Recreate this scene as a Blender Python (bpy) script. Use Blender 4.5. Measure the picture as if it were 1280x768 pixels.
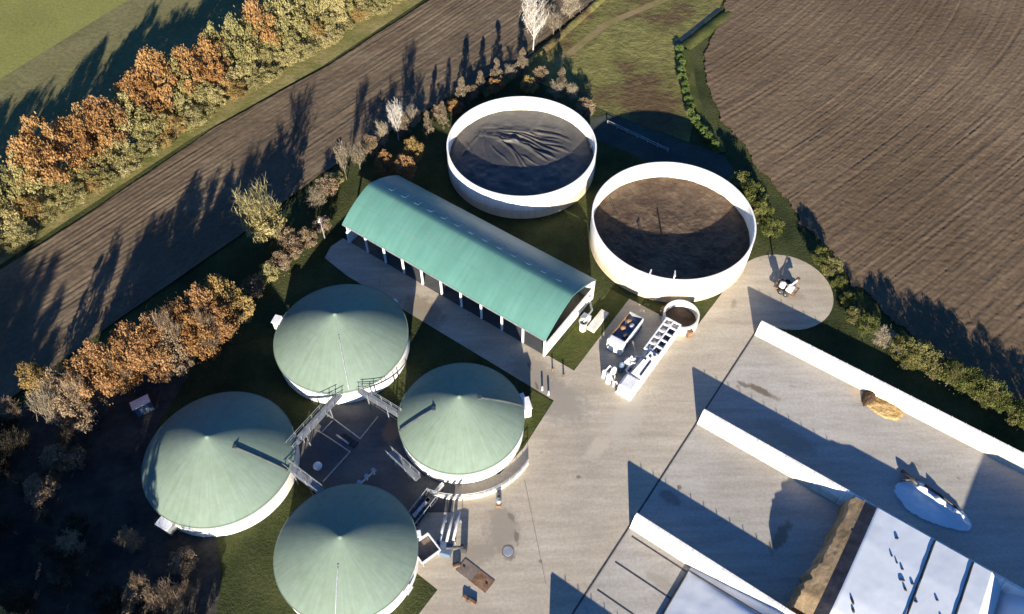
import bpy, bmesh, math, random
import numpy as np
from mathutils import Vector, Matrix, noise
R = math.radians
PI = math.pi
for o in list(bpy.data.objects): bpy.data.objects.remove(o)
scene = bpy.context.scene
COL = scene.collection

# ------------------------------------------------------------------ camera, sky, sun, exposure
cam_d = bpy.data.cameras.new('camera'); cam = bpy.data.objects.new('camera', cam_d); COL.objects.link(cam)
cam.location = (0, 0, 100); cam.rotation_euler = (R(90 - 52.6), 0, 0)
cam_d.sensor_fit = 'HORIZONTAL'; cam_d.sensor_width = 36; cam_d.lens = 36 * 1000 / 1280
cam_d.clip_end = 5000
scene.camera = cam
SUN_EL = 15.0
world = bpy.data.worlds.new('World'); scene.world = world; world.use_nodes = True
wn = world.node_tree
for n in list(wn.nodes): wn.nodes.remove(n)
sky = wn.nodes.new('ShaderNodeTexSky'); sky.sky_type = 'NISHITA'; sky.sun_disc = False
sky.sun_elevation = R(SUN_EL); sky.sun_rotation = R(180)
sky.air_density = 1.0; sky.dust_density = 0.0; sky.ozone_density = 9.0
bgn = wn.nodes.new('ShaderNodeBackground'); bgn.inputs['Strength'].default_value = 0.065
won = wn.nodes.new('ShaderNodeOutputWorld')
wn.links.new(sky.outputs[0], bgn.inputs[0]); wn.links.new(bgn.outputs[0], won.inputs[0])
sun_d = bpy.data.lights.new('sun', 'SUN'); sun = bpy.data.objects.new('sun', sun_d); COL.objects.link(sun)
sun_d.energy = 5.0; sun_d.angle = R(0.5); sun_d.color = (1.0, 0.89, 0.73)
sun.rotation_euler = (R(90 - SUN_EL), 0, 0)          # light travels towards +Y and down
sun.location = (0, -100, 60)
scene.view_settings.view_transform = 'Standard'; scene.view_settings.look = 'None'
scene.view_settings.gamma = 1; scene.view_settings.use_curve_mapping = False
scene.view_settings.exposure = 1.58

# ------------------------------------------------------------------ helpers
A = R(35.5); CA, SA = math.cos(A), math.sin(A)
def W(u, v, z=0.0):                     # the site's own axes (u along the silo walls, v across) to world
    return Vector((u * CA + v * SA, -u * SA + v * CA, z))
def UV(x, y): return (x * CA - y * SA, x * SA + y * CA)
ROT = -A

class MB:
    def __init__(s): s.v = []; s.f = []
    def add(s, vs, fs):
        k = len(s.v); s.v += [tuple(p) for p in vs]; s.f += [tuple(i + k for i in f) for f in fs]; return s
    def box(s, x0, x1, y0, y1, z0, z1, m=None):
        vs = [Vector((x, y, z)) for z in (z0, z1) for x, y in ((x0, y0), (x1, y0), (x1, y1), (x0, y1))]
        if m: vs = [m @ p for p in vs]
        return s.add(vs, [(3, 2, 1, 0), (4, 5, 6, 7), (0, 1, 5, 4), (1, 2, 6, 5), (2, 3, 7, 6), (3, 0, 4, 7)])
    def tube(s, pts, r, n=8, cap=True):
        pts = [Vector(p) for p in pts]; rs = r if isinstance(r, (list, tuple)) else [r] * len(pts)
        vs = []; fs = []
        for i, p in enumerate(pts):
            d = (pts[min(i + 1, len(pts) - 1)] - pts[max(i - 1, 0)]).normalized()
            a = d.orthogonal().normalized() if abs(d.z) > .95 else d.cross(Vector((0, 0, 1))).normalized()
            b = d.cross(a)
            for j in range(n):
                t = 2 * PI * j / n; vs.append(p + (a * math.cos(t) + b * math.sin(t)) * rs[i])
        for i in range(len(pts) - 1):
            for j in range(n):
                fs.append((i * n + j, i * n + (j + 1) % n, (i + 1) * n + (j + 1) % n, (i + 1) * n + j))
        if cap: fs += [tuple(range(n))[::-1], tuple(range((len(pts) - 1) * n, len(pts) * n))]
        return s.add(vs, fs)
    def lathe(s, prof, n=64, cx=0, cy=0, a0=0, a1=2 * PI):
        full = abs(a1 - a0 - 2 * PI) < 1e-6; m = n if full else n + 1
        vs = []; fs = []
        for r, z in prof:
            for j in range(m):
                t = a0 + (a1 - a0) * j / n; vs.append((cx + r * math.cos(t), cy + r * math.sin(t), z))
        for i in range(len(prof) - 1):
            for j in range(n):
                k = (j + 1) % m if full else j + 1
                fs.append((i * m + j, i * m + k, (i + 1) * m + k, (i + 1) * m + j))
        return s.add(vs, fs)
    def build(s, name, mat, parent=None, loc=(0, 0, 0), rz=0, smooth=False, bevel=0):
        me = bpy.data.meshes.new(name); me.from_pydata(s.v, [], s.f)
        bm = bmesh.new(); bm.from_mesh(me); bmesh.ops.recalc_face_normals(bm, faces=bm.faces); bm.to_mesh(me); bm.free()
        return put(name, me, mat, parent, loc, rz, smooth, bevel)

def put(name, me, mat, parent=None, loc=(0, 0, 0), rz=0, smooth=False, bevel=0):
    if mat and not me.materials: me.materials.append(mat)
    if smooth:
        me.polygons.foreach_set('use_smooth', [True] * len(me.polygons))
    o = bpy.data.objects.new(name, me); COL.objects.link(o)
    o.location = loc; o.rotation_euler = (0, 0, rz)
    if parent: o.parent = parent
    if bevel:
        b = o.modifiers.new('bevel', 'BEVEL'); b.width = bevel; b.segments = 2; b.limit_method = 'ANGLE'
    return o
def tag(o, label=None, cat=None, group=None, kind=None):
    if label: o['label'] = label
    if cat: o['category'] = cat
    if group: o['group'] = group
    if kind: o['kind'] = kind
    return o
def thing(name, label, cat, loc=(0, 0, 0), rz=0, group=None):
    o = bpy.data.objects.new(name, None); o.empty_display_size = .5; COL.objects.link(o)
    o.location = loc; o.rotation_euler = (0, 0, rz)
    return tag(o, label, cat, group)
def struct(name, mb, mat, **k):
    o = mb.build(name, mat, **k); o['kind'] = 'structure'; return o
def poly(pts, z, mb=None):
    mb = mb or MB(); return mb.add([(x, y, z) for x, y in pts], [tuple(range(len(pts)))])
def polyuv(pts, z): return poly([W(u, v)[:2] for u, v in pts], z)
def grid_mesh(name, P, mask=None):
    """P: (m,n,3) array of points -> mesh; mask (m-1,n-1) keeps quads"""
    m, n = P.shape[:2]
    idx = np.arange(m * n).reshape(m, n)
    q = np.stack([idx[:-1, :-1], idx[1:, :-1], idx[1:, 1:], idx[:-1, 1:]], -1)
    q = q[mask] if mask is not None else q.reshape(-1, 4)
    used = np.unique(q); remap = np.full(m * n, -1); remap[used] = np.arange(len(used))
    q = remap[q].astype(np.int32); co = P.reshape(-1, 3)[used].astype(np.float32)
    return quads_mesh(name, co, q)
def quads_mesh(name, co, q, tint=None):
    me = bpy.data.meshes.new(name)
    me.vertices.add(len(co)); me.vertices.foreach_set('co', np.asarray(co, np.float32).ravel())
    me.loops.add(q.size); me.loops.foreach_set('vertex_index', np.asarray(q, np.int32).ravel())
    me.polygons.add(len(q)); me.polygons.foreach_set('loop_start', np.arange(0, q.size, 4, dtype=np.int32))
    if tint is not None:
        a = me.attributes.new('tint', 'FLOAT', 'POINT'); a.data.foreach_set('value', np.asarray(tint, np.float32).ravel())
    me.update(calc_edges=True); me.validate()
    return me
def vnoise(x, y, seed=0):
    """smooth value noise, numpy"""
    xi = np.floor(x).astype(np.int64); yi = np.floor(y).astype(np.int64); xf = x - xi; yf = y - yi
    def h(a, b):
        n = (a * 374761393 + b * 668265263 + seed * 974711) & 0x7fffffff
        n = ((n ^ (n >> 13)) * 1274126177) & 0x7fffffff
        return ((n ^ (n >> 16)) & 0xffff) / 65535.0
    sx = xf * xf * (3 - 2 * xf); sy = yf * yf * (3 - 2 * yf)
    return (h(xi, yi) * (1 - sx) + h(xi + 1, yi) * sx) * (1 - sy) + (h(xi, yi + 1) * (1 - sx) + h(xi + 1, yi + 1) * sx) * sy
def fbm(x, y, seed=0, o=3):
    t = 0; a = .5
    for i in range(o): t = t + a * vnoise(x * 2 ** i, y * 2 ** i, seed + i); a *= .5
    return t / (1 - .5 ** o)

# ------------------------------------------------------------------ materials
def mat_new(name):
    m = bpy.data.materials.new(name); m.use_nodes = True; nt = m.node_tree
    return m, nt, nt.nodes['Principled BSDF']
def ramp(nt, fac, stops):
    r = nt.nodes.new('ShaderNodeValToRGB'); e = r.color_ramp.elements
    while len(e) < len(stops): e.new(.5)
    for el, (p, c) in zip(e, stops):
        el.position = p; el.color = (*c, 1) if len(c) == 3 else c
    nt.links.new(fac, r.inputs[0]); return r.outputs[0]
def noise_tex(nt, scale, detail=4, rough=.6, vec=None):
    t = nt.nodes.new('ShaderNodeTexNoise'); t.inputs['Scale'].default_value = scale
    t.inputs['Detail'].default_value = detail; t.inputs['Roughness'].default_value = rough
    if vec is not None: nt.links.new(vec, t.inputs['Vector'])
    return t.outputs['Fac']
def coords(nt, world=True, scale=None):
    if world:
        g = nt.nodes.new('ShaderNodeNewGeometry'); out = g.outputs['Position']
    else:
        g = nt.nodes.new('ShaderNodeTexCoord'); out = g.outputs['Object']
    if scale:
        mp = nt.nodes.new('ShaderNodeMapping'); mp.inputs['Scale'].default_value = scale
        nt.links.new(out, mp.inputs['Vector']); out = mp.outputs[0]
    return out
def mixc(nt, fac, a, b, mode='MIX'):
    m = nt.nodes.new('ShaderNodeMix'); m.data_type = 'RGBA'; m.blend_type = mode
    for s, x in ((0, fac), (6, a), (7, b)):
        if isinstance(x, (int, float)): m.inputs[s].default_value = x
        elif isinstance(x, tuple): m.inputs[s].default_value = (*x, 1)
        else: nt.links.new(x, m.inputs[s])
    return m.outputs[2]
def math_n(nt, op, a, b=None):
    m = nt.nodes.new('ShaderNodeMath'); m.operation = op
    for i, x in enumerate((a, b)):
        if x is None: continue
        if isinstance(x, (int, float)): m.inputs[i].default_value = x
        else: nt.links.new(x, m.inputs[i])
    return m.outputs[0]
def bump(nt, bsdf, h, strength=.4, dist=.1):
    b = nt.nodes.new('ShaderNodeBump'); b.inputs['Strength'].default_value = strength; b.inputs['Distance'].default_value = dist
    nt.links.new(h, b.inputs['Height']); nt.links.new(b.outputs[0], bsdf.inputs['Normal'])
def mat_mottle(name, c1, c2, scale=.3, rough=.85, fine=4.0, c3=None, bstr=.3, bdist=.05, spec=.3, metal=0.0, world=True, lo=.35, hi=.65):
    """two colours by large noise, darkened a little by fine grain"""
    m, nt, b = mat_new(name); co = coords(nt, world)
    base = ramp(nt, noise_tex(nt, scale, 5, .62, co), [(lo, c1), (hi, c2)] if not c3 else [(lo, c1), ((lo + hi) / 2, c3), (hi, c2)])
    fn = noise_tex(nt, fine, 5, .7, co)
    g = ramp(nt, fn, [(.3, (.72, .72, .72)), (.7, (1.15, 1.15, 1.15))])
    nt.links.new(mixc(nt, 1.0, base, g, 'MULTIPLY'), b.inputs['Base Color'])
    b.inputs['Roughness'].default_value = rough; b.inputs['Specular IOR Level'].default_value = spec; b.inputs['Metallic'].default_value = metal
    if bstr: bump(nt, b, fn, bstr, bdist)
    return m
def mat_leaf(name, c1, c2, c3, trans=.3):
    m, nt, b = mat_new(name)
    a = nt.nodes.new('ShaderNodeAttribute'); a.attribute_name = 'tint'
    oi = nt.nodes.new('ShaderNodeObjectInfo')
    f = math_n(nt, 'ADD', math_n(nt, 'MULTIPLY', a.outputs['Fac'], .7), math_n(nt, 'MULTIPLY', oi.outputs['Random'], .3))
    c = ramp(nt, f, [(.1, c1), (.5, c2), (.9, c3)])
    nt.nodes.remove(b)
    d = nt.nodes.new('ShaderNodeBsdfDiffuse'); t = nt.nodes.new('ShaderNodeBsdfTranslucent'); mx = nt.nodes.new('ShaderNodeMixShader')
    mx.inputs[0].default_value = trans
    nt.links.new(c, d.inputs[0]); nt.links.new(c, t.inputs[0]); nt.links.new(d.outputs[0], mx.inputs[1]); nt.links.new(t.outputs[0], mx.inputs[2])
    nt.links.new(mx.outputs[0], nt.nodes['Material Output'].inputs[0])
    return m

def mat_sheet():
    m, nt, b = mat_new('white_silage_film'); co = coords(nt)
    base = ramp(nt, noise_tex(nt, .25, 4, .6, co), [(.3, (.58, .62, .65)), (.7, (.70, .735, .76))])
    base = mixc(nt, 1.0, base, ramp(nt, noise_tex(nt, 1.4, 5, .7, co), [(.62, (1, 1, 1)), (.80, (.80, .79, .76))]), 'MULTIPLY')
    nt.links.new(base, b.inputs['Base Color']); b.inputs['Roughness'].default_value = .42; b.inputs['Specular IOR Level'].default_value = .3
    mp = nt.nodes.new('ShaderNodeMapping'); mp.inputs['Rotation'].default_value = (0, 0, R(35.5)); mp.inputs['Scale'].default_value = (1.0, .25, 1); nt.links.new(co, mp.inputs[0])
    bump(nt, b, noise_tex(nt, 2.2, 5, .6, mp.outputs[0]), .16, .08); return m
M = {}
M['grass'] = mat_mottle('site_grass', (.026, .034, .013), (.075, .080, .030), .09, .95, 2.2, c3=(.046, .056, .020), bstr=.9, bdist=.25, spec=.1)
M['paddock'] = mat_mottle('paddock_grass', (.105, .072, .038), (.18, .168, .058), .06, .95, .55, c3=(.14, .132, .045), bstr=.9, bdist=.5, spec=.1, lo=.40, hi=.56)
M['meadow'] = mat_mottle('meadow_grass', (.185, .19, .055), (.225, .23, .068), .08, .95, 1.5, bstr=.3, bdist=.15, spec=.1)
M['stubble'] = mat_mottle('stubble_grass', (.13, .125, .055), (.18, .165, .075), .10, .95, 1.0, bstr=.5, bdist=.2, spec=.1)
M['bank'] = mat_mottle('bank_grass', (.13, .135, .040), (.27, .225, .10), .16, .95, 1.4, bstr=.6, bdist=.25, spec=.1)
M['verge'] = mat_mottle('verge_grass', (.045, .058, .015), (.085, .090, .028), .22, .95, 2.0, bstr=.6, bdist=.2, spec=.1)
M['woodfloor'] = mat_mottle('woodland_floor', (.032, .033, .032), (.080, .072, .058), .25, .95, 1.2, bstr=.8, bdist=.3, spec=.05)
M['soil'] = mat_mottle('ploughed_soil', (.112, .079, .049), (.165, .120, .076), .035, .95, 1.7, c3=(.134, .095, .060), bstr=.55, bdist=.10, spec=.1)
M['soil_strip'] = mat_mottle('strip_soil', (.108, .083, .056), (.160, .124, .082), .08, .95, 1.7, c3=(.130, .098, .066), bstr=.5, bdist=.08, spec=.1)
M['shade_tint'] = mat_mottle('shade_tinted_track', (.040, .050, .046), (.068, .078, .066), .2, .95, 2.5, bstr=.5, bdist=.1, spec=.1)  # base colour leans to the blue-grey of shaded ground
M['path'] = mat_mottle('worn_path', (.16, .15, .05), (.27, .19, .11), .2, .95, 2.0, spec=.1)
M['white_conc'] = mat_mottle('white_concrete', (.74, .72, .67), (.86, .84, .80), .35, .75, 3.0, bstr=.1, bdist=.02)
M['panel_conc'] = mat_mottle('pale_concrete', (.56, .53, .46), (.72, .69, .62), .5, .85, 3.0, bstr=.15, bdist=.02)
M['dark_metal'] = mat_mottle('dark_steel', (.05, .055, .06), (.10, .10, .105), 1.2, .5, 8, bstr=.05, metal=.5)
M['galv'] = mat_mottle('galvanised_steel', (.38, .40, .42), (.58, .60, .62), 1.5, .42, 8, bstr=.05, metal=.55)
M['dull_galv'] = mat_mottle('dull_galvanised_steel', (.20, .215, .23), (.32, .335, .35), 1.5, .55, 8, bstr=.05, metal=.4)
M['white_metal'] = mat_mottle('white_painted_steel', (.70, .70, .70), (.84, .84, .83), .8, .4, 6, bstr=.04)
M['rust'] = mat_mottle('rusty_steel', (.12, .065, .035), (.24, .15, .09), 1.4, .8, 7, bstr=.2)
M['black_film'] = mat_mottle('black_film', (.020, .021, .026), (.05, .05, .056), .8, .5, 4, bstr=.2)
M['dark_pipe'] = mat_mottle('dark_hose', (.035, .045, .055), (.06, .07, .08), .8, .6, 4, bstr=.05)
M['slurry'] = mat_mottle('slurry_crust', (.055, .034, .022), (.140, .098, .064), .22, .9, 1.3, c3=(.098, .066, .042), bstr=.9, bdist=.25)
M['bark'] = mat_mottle('bark', (.09, .075, .055), (.17, .145, .11), 2.0, .95, 9, world=False)
M['pale_bark'] = mat_mottle('pale_bark', (.36, .33, .28), (.55, .51, .44), 2.0, .9, 9, world=False)
M['silage'] = mat_mottle('silage_feed', (.20, .135, .070), (.38, .275, .155), .5, .95, 5.0, bstr=.35, bdist=.05)
M['straw'] = mat_mottle('straw', (.36, .22, .08), (.62, .44, .20), .7, .95, 4.0, bstr=1, bdist=.2)
M['manure'] = mat_mottle('dark_manure', (.06, .035, .018), (.13, .08, .04), .8, .95, 4.0, bstr=1, bdist=.2)
M['sheet'] = mat_sheet()
M['blue_metal'] = mat_mottle('blue_grey_steel', (.06, .10, .16), (.12, .17, .24), .9, .5, 6, bstr=.05)
M['brick_brown'] = mat_mottle('brown_plate', (.14, .11, .09), (.22, .18, .155), .9, .8, 6, bstr=.1)
M['water'] = mat_mottle('ditch_water', (.012, .016, .016), (.03, .035, .03), .5, .15, 3, bstr=.05, spec=.5)

def mat_yard(name, c1, c2, c3, stains, rgh=.88):
    m, nt, b = mat_new(name); co = coords(nt)
    base = ramp(nt, noise_tex(nt, .075, 5, .6, co), [(.34, c1), (.5, c2), (.66, c3)])
    mp = nt.nodes.new('ShaderNodeMapping'); mp.inputs['Rotation'].default_value = (0, 0, A + R(90)); mp.inputs['Scale'].default_value = (.18, 1.5, 1)
    nt.links.new(co, mp.inputs[0])
    streak = ramp(nt, noise_tex(nt, .55, 5, .65, mp.outputs[0]), [(.3, (.80, .79, .77)), (.68, (1.08, 1.08, 1.08))])
    base = mixc(nt, 1.0, base, streak, 'MULTIPLY')
    fn = noise_tex(nt, 2.6, 6, .7, co)
    base = mixc(nt, 1.0, base, ramp(nt, fn, [(.32, (.84, .83, .81)), (.66, (1.08, 1.08, 1.08))]), 'MULTIPLY')
    spots = ramp(nt, noise_tex(nt, .62, 3, .5, co), [(.68, (1, 1, 1)), (.76, (.72, .68, .62))])
    base = mixc(nt, 1.0, base, spots, 'MULTIPLY')
    sep = nt.nodes.new('ShaderNodeSeparateXYZ'); nt.links.new(co, sep.inputs[0])
    wob = math_n(nt, 'MULTIPLY', math_n(nt, 'SUBTRACT', noise_tex(nt, .9, 4, .7, co), .5), 1.6)
    for (x, y, rx, ry, ang, col, k) in stains:
        mp = nt.nodes.new('ShaderNodeMapping'); mp.vector_type = 'TEXTURE'
        mp.inputs['Location'].default_value = (x, y, 0); mp.inputs['Rotation'].default_value = (0, 0, R(ang)); mp.inputs['Scale'].default_value = (rx, ry, 1000)
        nt.links.new(co, mp.inputs[0])
        ln = nt.nodes.new('ShaderNodeVectorMath'); ln.operation = 'LENGTH'; nt.links.new(mp.outputs[0], ln.inputs[0])
        d = math_n(nt, 'ADD', ln.outputs['Value'], wob)
        f = ramp(nt, d, [(.55, (k, k, k)), (1.05, (0, 0, 0))])
        base = mixc(nt, f, base, col)
    nt.links.new(base, b.inputs['Base Color']); b.inputs['Roughness'].default_value = rgh; b.inputs['Specular IOR Level'].default_value = .25
    bump(nt, b, fn, .25, .02); return m
mud = (.17, .135, .095); dk = (.12, .10, .08)
M['yard'] = mat_yard('yard_concrete', (.36, .318, .258), (.415, .368, .295), (.45, .405, .33), [
    (-1.2, 40.2, 2.6, 4.0, 10, (.24, .21, .17), .8), (-4.5, 37, 3.5, 2.0, 20, (.25, .215, .17), .8), (-.4, 36.6, .9, .7, 0, dk, .7), (.6, 39.0, .35, 1.2, 8, dk, .7),
    (-.1, 41.8, .5, .8, 30, dk, .6), (-5.2, 31.2, 1.0, .5, -20, dk, .8), (6, 60, 7, 4, -35, (.26, .235, .20), .8), (3.2, 64, 5, 3.2, -40, (.25, .22, .18), .8),
    (2.6, 65.3, .22, .9, 20, dk, .8), (3.6, 62, .22, .9, 15, dk, .8), (12, 52, 3, 1.4, 50, (.45, .40, .31), .7), (16.5, 57, 2.5, 5, -30, (.44, .40, .33), .6),
    (44.2, 79.4, 2.6, 1.6, -30, (.24, .20, .16), .6), (35, 77, .5, 1.2, -20, mud, .5), (9, 47.5, .4, .3, 0, dk, .7), (3.6, 36, .3, .3, 0, dk, .7), (-14, 75.5, 5, 3, -35, (.20, .16, .11), .7)])
M['silo_floor'] = mat_yard('silo_floor_concrete', (.34, .32, .285), (.38, .36, .325), (.42, .40, .365), [
    (36.4, 61, 2.6, .7, -33, (.13, .10, .07), .9), (33.8, 62.2, .9, .5, -33, dk, .8), (22.5, 46, .3, .4, 0, dk, .8), (38.5, 53.5, 5, 1.8, -35, (.27, .245, .20), .7),
    (52.8, 59.5, 5, 2.2, -38, (.52, .38, .22), .6), (28.5, 36.5, 2.2, 1.4, -30, (.36, .33, .27), .6), (21, 44.5, 2, 1.0, -35, (.14, .13, .11), .6), (19, 33, 3, 1, -35, (.26, .23, .18), .6), (34.5, 39, 3, 1, 50, mud, .8)])
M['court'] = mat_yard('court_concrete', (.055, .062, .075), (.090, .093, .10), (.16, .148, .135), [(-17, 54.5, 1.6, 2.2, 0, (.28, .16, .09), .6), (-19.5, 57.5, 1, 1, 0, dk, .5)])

def mat_silowall():
    m, nt, b = mat_new('silo_wall_concrete'); co = coords(nt, False)
    base = ramp(nt, noise_tex(nt, .4, 5, .6, co), [(.3, (.70, .68, .63)), (.7, (.84, .82, .78))])
    sx = nt.nodes.new('ShaderNodeSeparateXYZ'); nt.links.new(co, sx.inputs[0])
    zz = math_n(nt, 'SUBTRACT', sx.outputs[2], math_n(nt, 'MULTIPLY', noise_tex(nt, .7, 5, .7, co), 1.5))
    base = mixc(nt, ramp(nt, zz, [(.0, (.75, .75, .75)), (.35, (0, 0, 0))]), base, (.46, .39, .29))
    mp = nt.nodes.new('ShaderNodeMapping'); mp.inputs['Scale'].default_value = (2.2, .6, .25); nt.links.new(co, mp.inputs[0])
    base = mixc(nt, 1.0, base, ramp(nt, noise_tex(nt, 1.0, 5, .7, mp.outputs[0]), [(.28, (.72, .68, .60)), (.52, (1.03, 1.03, 1.03))]), 'MULTIPLY')
    nt.links.new(base, b.inputs['Base Color']); b.inputs['Roughness'].default_value = .8; return m
M['silowall'] = mat_silowall()
def mat_membrane():
    m, nt, b = mat_new('digester_membrane'); co = coords(nt, False)
    base = ramp(nt, noise_tex(nt, .12, 4, .6, co), [(.3, (.146, .200, .158)), (.7, (.164, .222, .188))])
    # faint radial welding seams of the membrane
    sx = nt.nodes.new('ShaderNodeSeparateXYZ'); nt.links.new(co, sx.inputs[0])
    ang = math_n(nt, 'ARCTAN2', sx.outputs[1], sx.outputs[0])
    w = math_n(nt, 'ABSOLUTE', math_n(nt, 'SINE', math_n(nt, 'MULTIPLY', ang, 13.0)))
    seam = ramp(nt, w, [(.0, (.84, .84, .84)), (.07, (1, 1, 1))])
    rad_ = math_n(nt, 'SQRT', math_n(nt, 'ADD', math_n(nt, 'MULTIPLY', sx.outputs[0], sx.outputs[0]), math_n(nt, 'MULTIPLY', sx.outputs[1], sx.outputs[1])))
    cmb = nt.nodes.new('ShaderNodeCombineXYZ'); nt.links.new(math_n(nt, 'MULTIPLY', ang, 9.0), cmb.inputs[0]); nt.links.new(math_n(nt, 'MULTIPLY', rad_, .16), cmb.inputs[1])
    base = mixc(nt, 1.0, base, ramp(nt, noise_tex(nt, 1.6, 5, .65, cmb.outputs[0]), [(.28, (.90, .90, .87)), (.62, (1.05, 1.05, 1.05))]), 'MULTIPLY')
    base = mixc(nt, 1.0, base, seam, 'MULTIPLY')
    dirt = ramp(nt, noise_tex(nt, .9, 6, .7, co), [(.3, (.90, .89, .86)), (.65, (1.03, 1.03, 1.03))])
    base = mixc(nt, 1.0, base, dirt, 'MULTIPLY')
    nt.links.new(base, b.inputs['Base Color']); b.inputs['Roughness'].default_value = .7; b.inputs['Specular IOR Level'].default_value = .15
    bump(nt, b, noise_tex(nt, .5, 3, .5, co), .08, .2)
    return m
M['membrane'] = mat_membrane()
def mat_roof():
    m, nt, b = mat_new('green_roof_sheet'); co = coords(nt, False)
    base = ramp(nt, noise_tex(nt, .25, 5, .65, co), [(.3, (.078, .195, .165)), (.7, (.100, .228, .195))])
    sx = nt.nodes.new('ShaderNodeSeparateXYZ'); nt.links.new(co, sx.inputs[0])
    w = math_n(nt, 'SINE', math_n(nt, 'MULTIPLY', sx.outputs[0], 2 * PI / .33))
    st = math_n(nt, 'FRACT', math_n(nt, 'MULTIPLY', sx.outputs[0], 1.0))
    base = mixc(nt, 1.0, base, ramp(nt, st, [(.0, (.80, .80, .80)), (.08, (1, 1, 1))]), 'MULTIPLY')
    lap = math_n(nt, 'FRACT', math_n(nt, 'MULTIPLY', sx.outputs[1], .29)); base = mixc(nt, 1.0, base, ramp(nt, lap, [(.0, (.84, .84, .84)), (.035, (1, 1, 1))]), 'MULTIPLY')
    mp = nt.nodes.new('ShaderNodeMapping'); mp.inputs['Scale'].default_value = (1.6, .15, .15); nt.links.new(co, mp.inputs[0])
    base = mixc(nt, 1.0, base, ramp(nt, noise_tex(nt, .6, 5, .7, mp.outputs[0]), [(.3, (.88, .88, .87)), (.7, (1.05, 1.05, 1.05))]), 'MULTIPLY')
    rst = ramp(nt, noise_tex(nt, .8, 3, .6, co), [(.70, (0, 0, 0)), (.76, (.7, .7, .7))])
    base = mixc(nt, rst, base, (.26, .17, .10))
    nt.links.new(base, b.inputs['Base Color']); b.inputs['Roughness'].default_value = .45; b.inputs['Specular IOR Level'].default_value = .4
    bump(nt, b, w, .15, .03); return m
M['roof'] = mat_roof()
M['skylight'] = mat_mottle('skylight_panel', (.10, .20, .21), (.14, .25, .26), .8, .45, 4, bstr=.05)
def mat_cover():
    m, nt, b = mat_new('tank_cover_film'); co = coords(nt, False)
    base = ramp(nt, noise_tex(nt, .16, 5, .65, co), [(.36, (.034, .034, .037)), (.55, (.056, .053, .051)), (.72, (.120, .100, .075))])
    nt.links.new(base, b.inputs['Base Color']); b.inputs['Roughness'].default_value = .5; b.inputs['Specular IOR Level'].default_value = .4
    bump(nt, b, noise_tex(nt, .9, 5, .6, co), .5, .15); return m
M['cover'] = mat_cover()
def mat_tankwall():
    m, nt, b = mat_new('tank_wall_concrete'); co = coords(nt, False)
    sx = nt.nodes.new('ShaderNodeSeparateXYZ'); nt.links.new(co, sx.inputs[0])
    zz = math_n(nt, 'ADD', sx.outputs[2], math_n(nt, 'MULTIPLY', noise_tex(nt, .35, 4, .6, co), 1.6))
    base = ramp(nt, math_n(nt, 'MULTIPLY', zz, .125), [(.24, (.50, .42, .30)), (.38, (.70, .64, .53)), (.50, (.84, .83, .80))])
    fn = noise_tex(nt, 1.6, 5, .7, co)
    mp = nt.nodes.new('ShaderNodeMapping'); mp.inputs['Scale'].default_value = (1, 1, .12); nt.links.new(co, mp.inputs[0])
    base = mixc(nt, 1.0, base, ramp(nt, noise_tex(nt, 1.1, 5, .7, mp.outputs[0]), [(.3, (.80, .77, .70)), (.55, (1.03, 1.03, 1.03))]), 'MULTIPLY')
    nt.links.new(base, b.inputs['Base Color']); b.inputs['Roughness'].default_value = .8; bump(nt, b, fn, .12, .02); return m
M['tankwall'] = mat_tankwall()

# ------------------------------------------------------------------ ground and fields
g = MB(); poly([(-2500, -2500), (2500, -2500), (2500, 2500), (-2500, 2500)], 0, g); struct('ground', g, M['grass'])
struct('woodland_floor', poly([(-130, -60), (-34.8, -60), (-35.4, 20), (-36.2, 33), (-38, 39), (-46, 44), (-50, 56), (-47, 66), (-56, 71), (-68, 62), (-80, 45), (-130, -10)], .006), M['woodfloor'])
struct('paddock', polyuv([(-79, 111.5), (-64, 111.5), (-50, 112), (-40, 113), (-44, 124), (-50, 132), (-56, 143), (-55, 155), (-60, 175), (-100, 260), (-140, 260), (-79.5, 143)], .004), M['paddock'])
struct('shade_tinted_track', polyuv([(-62, 103), (-56, 111.5), (-40, 112.6), (-33, 113.5), (-26, 108), (-30, 104), (-48, 104)], .008), M['shade_tint'])  # track patch with shade tone painted in, behind the slurry tank
struct('footpath', polyuv([(-74.2, 119), (-72.6, 119.4), (-71.5, 137), (-66, 152), (-58, 172), (-60, 172), (-67.5, 153), (-73.2, 137.3)], .012), M['path'])
struct('meadow', polyuv([(-500, -300), (-150, -60), (-161.5, 45), (-164, 82), (-169, 140), (-185, 320), (-500, 320)], .006), M['meadow'])
struct('rough_field', polyuv([(-150, -60), (-119, -60), (-119, 320), (-185, 320), (-169, 140), (-164, 82), (-161.5, 45)], .004), M['stubble'])
struct('bank', polyuv([(-120, -60), (-117.8, 20), (-116.4, 60), (-112, 90), (-110.5, 122), (-104, 200), (-108, 200), (-117, 118), (-119, 60), (-122, 20), (-126, -60)][:6] + [(-115, 200), (-119.5, 110), (-121, 60), (-123, 20), (-124, -60)], .010), M['bank'])

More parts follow.
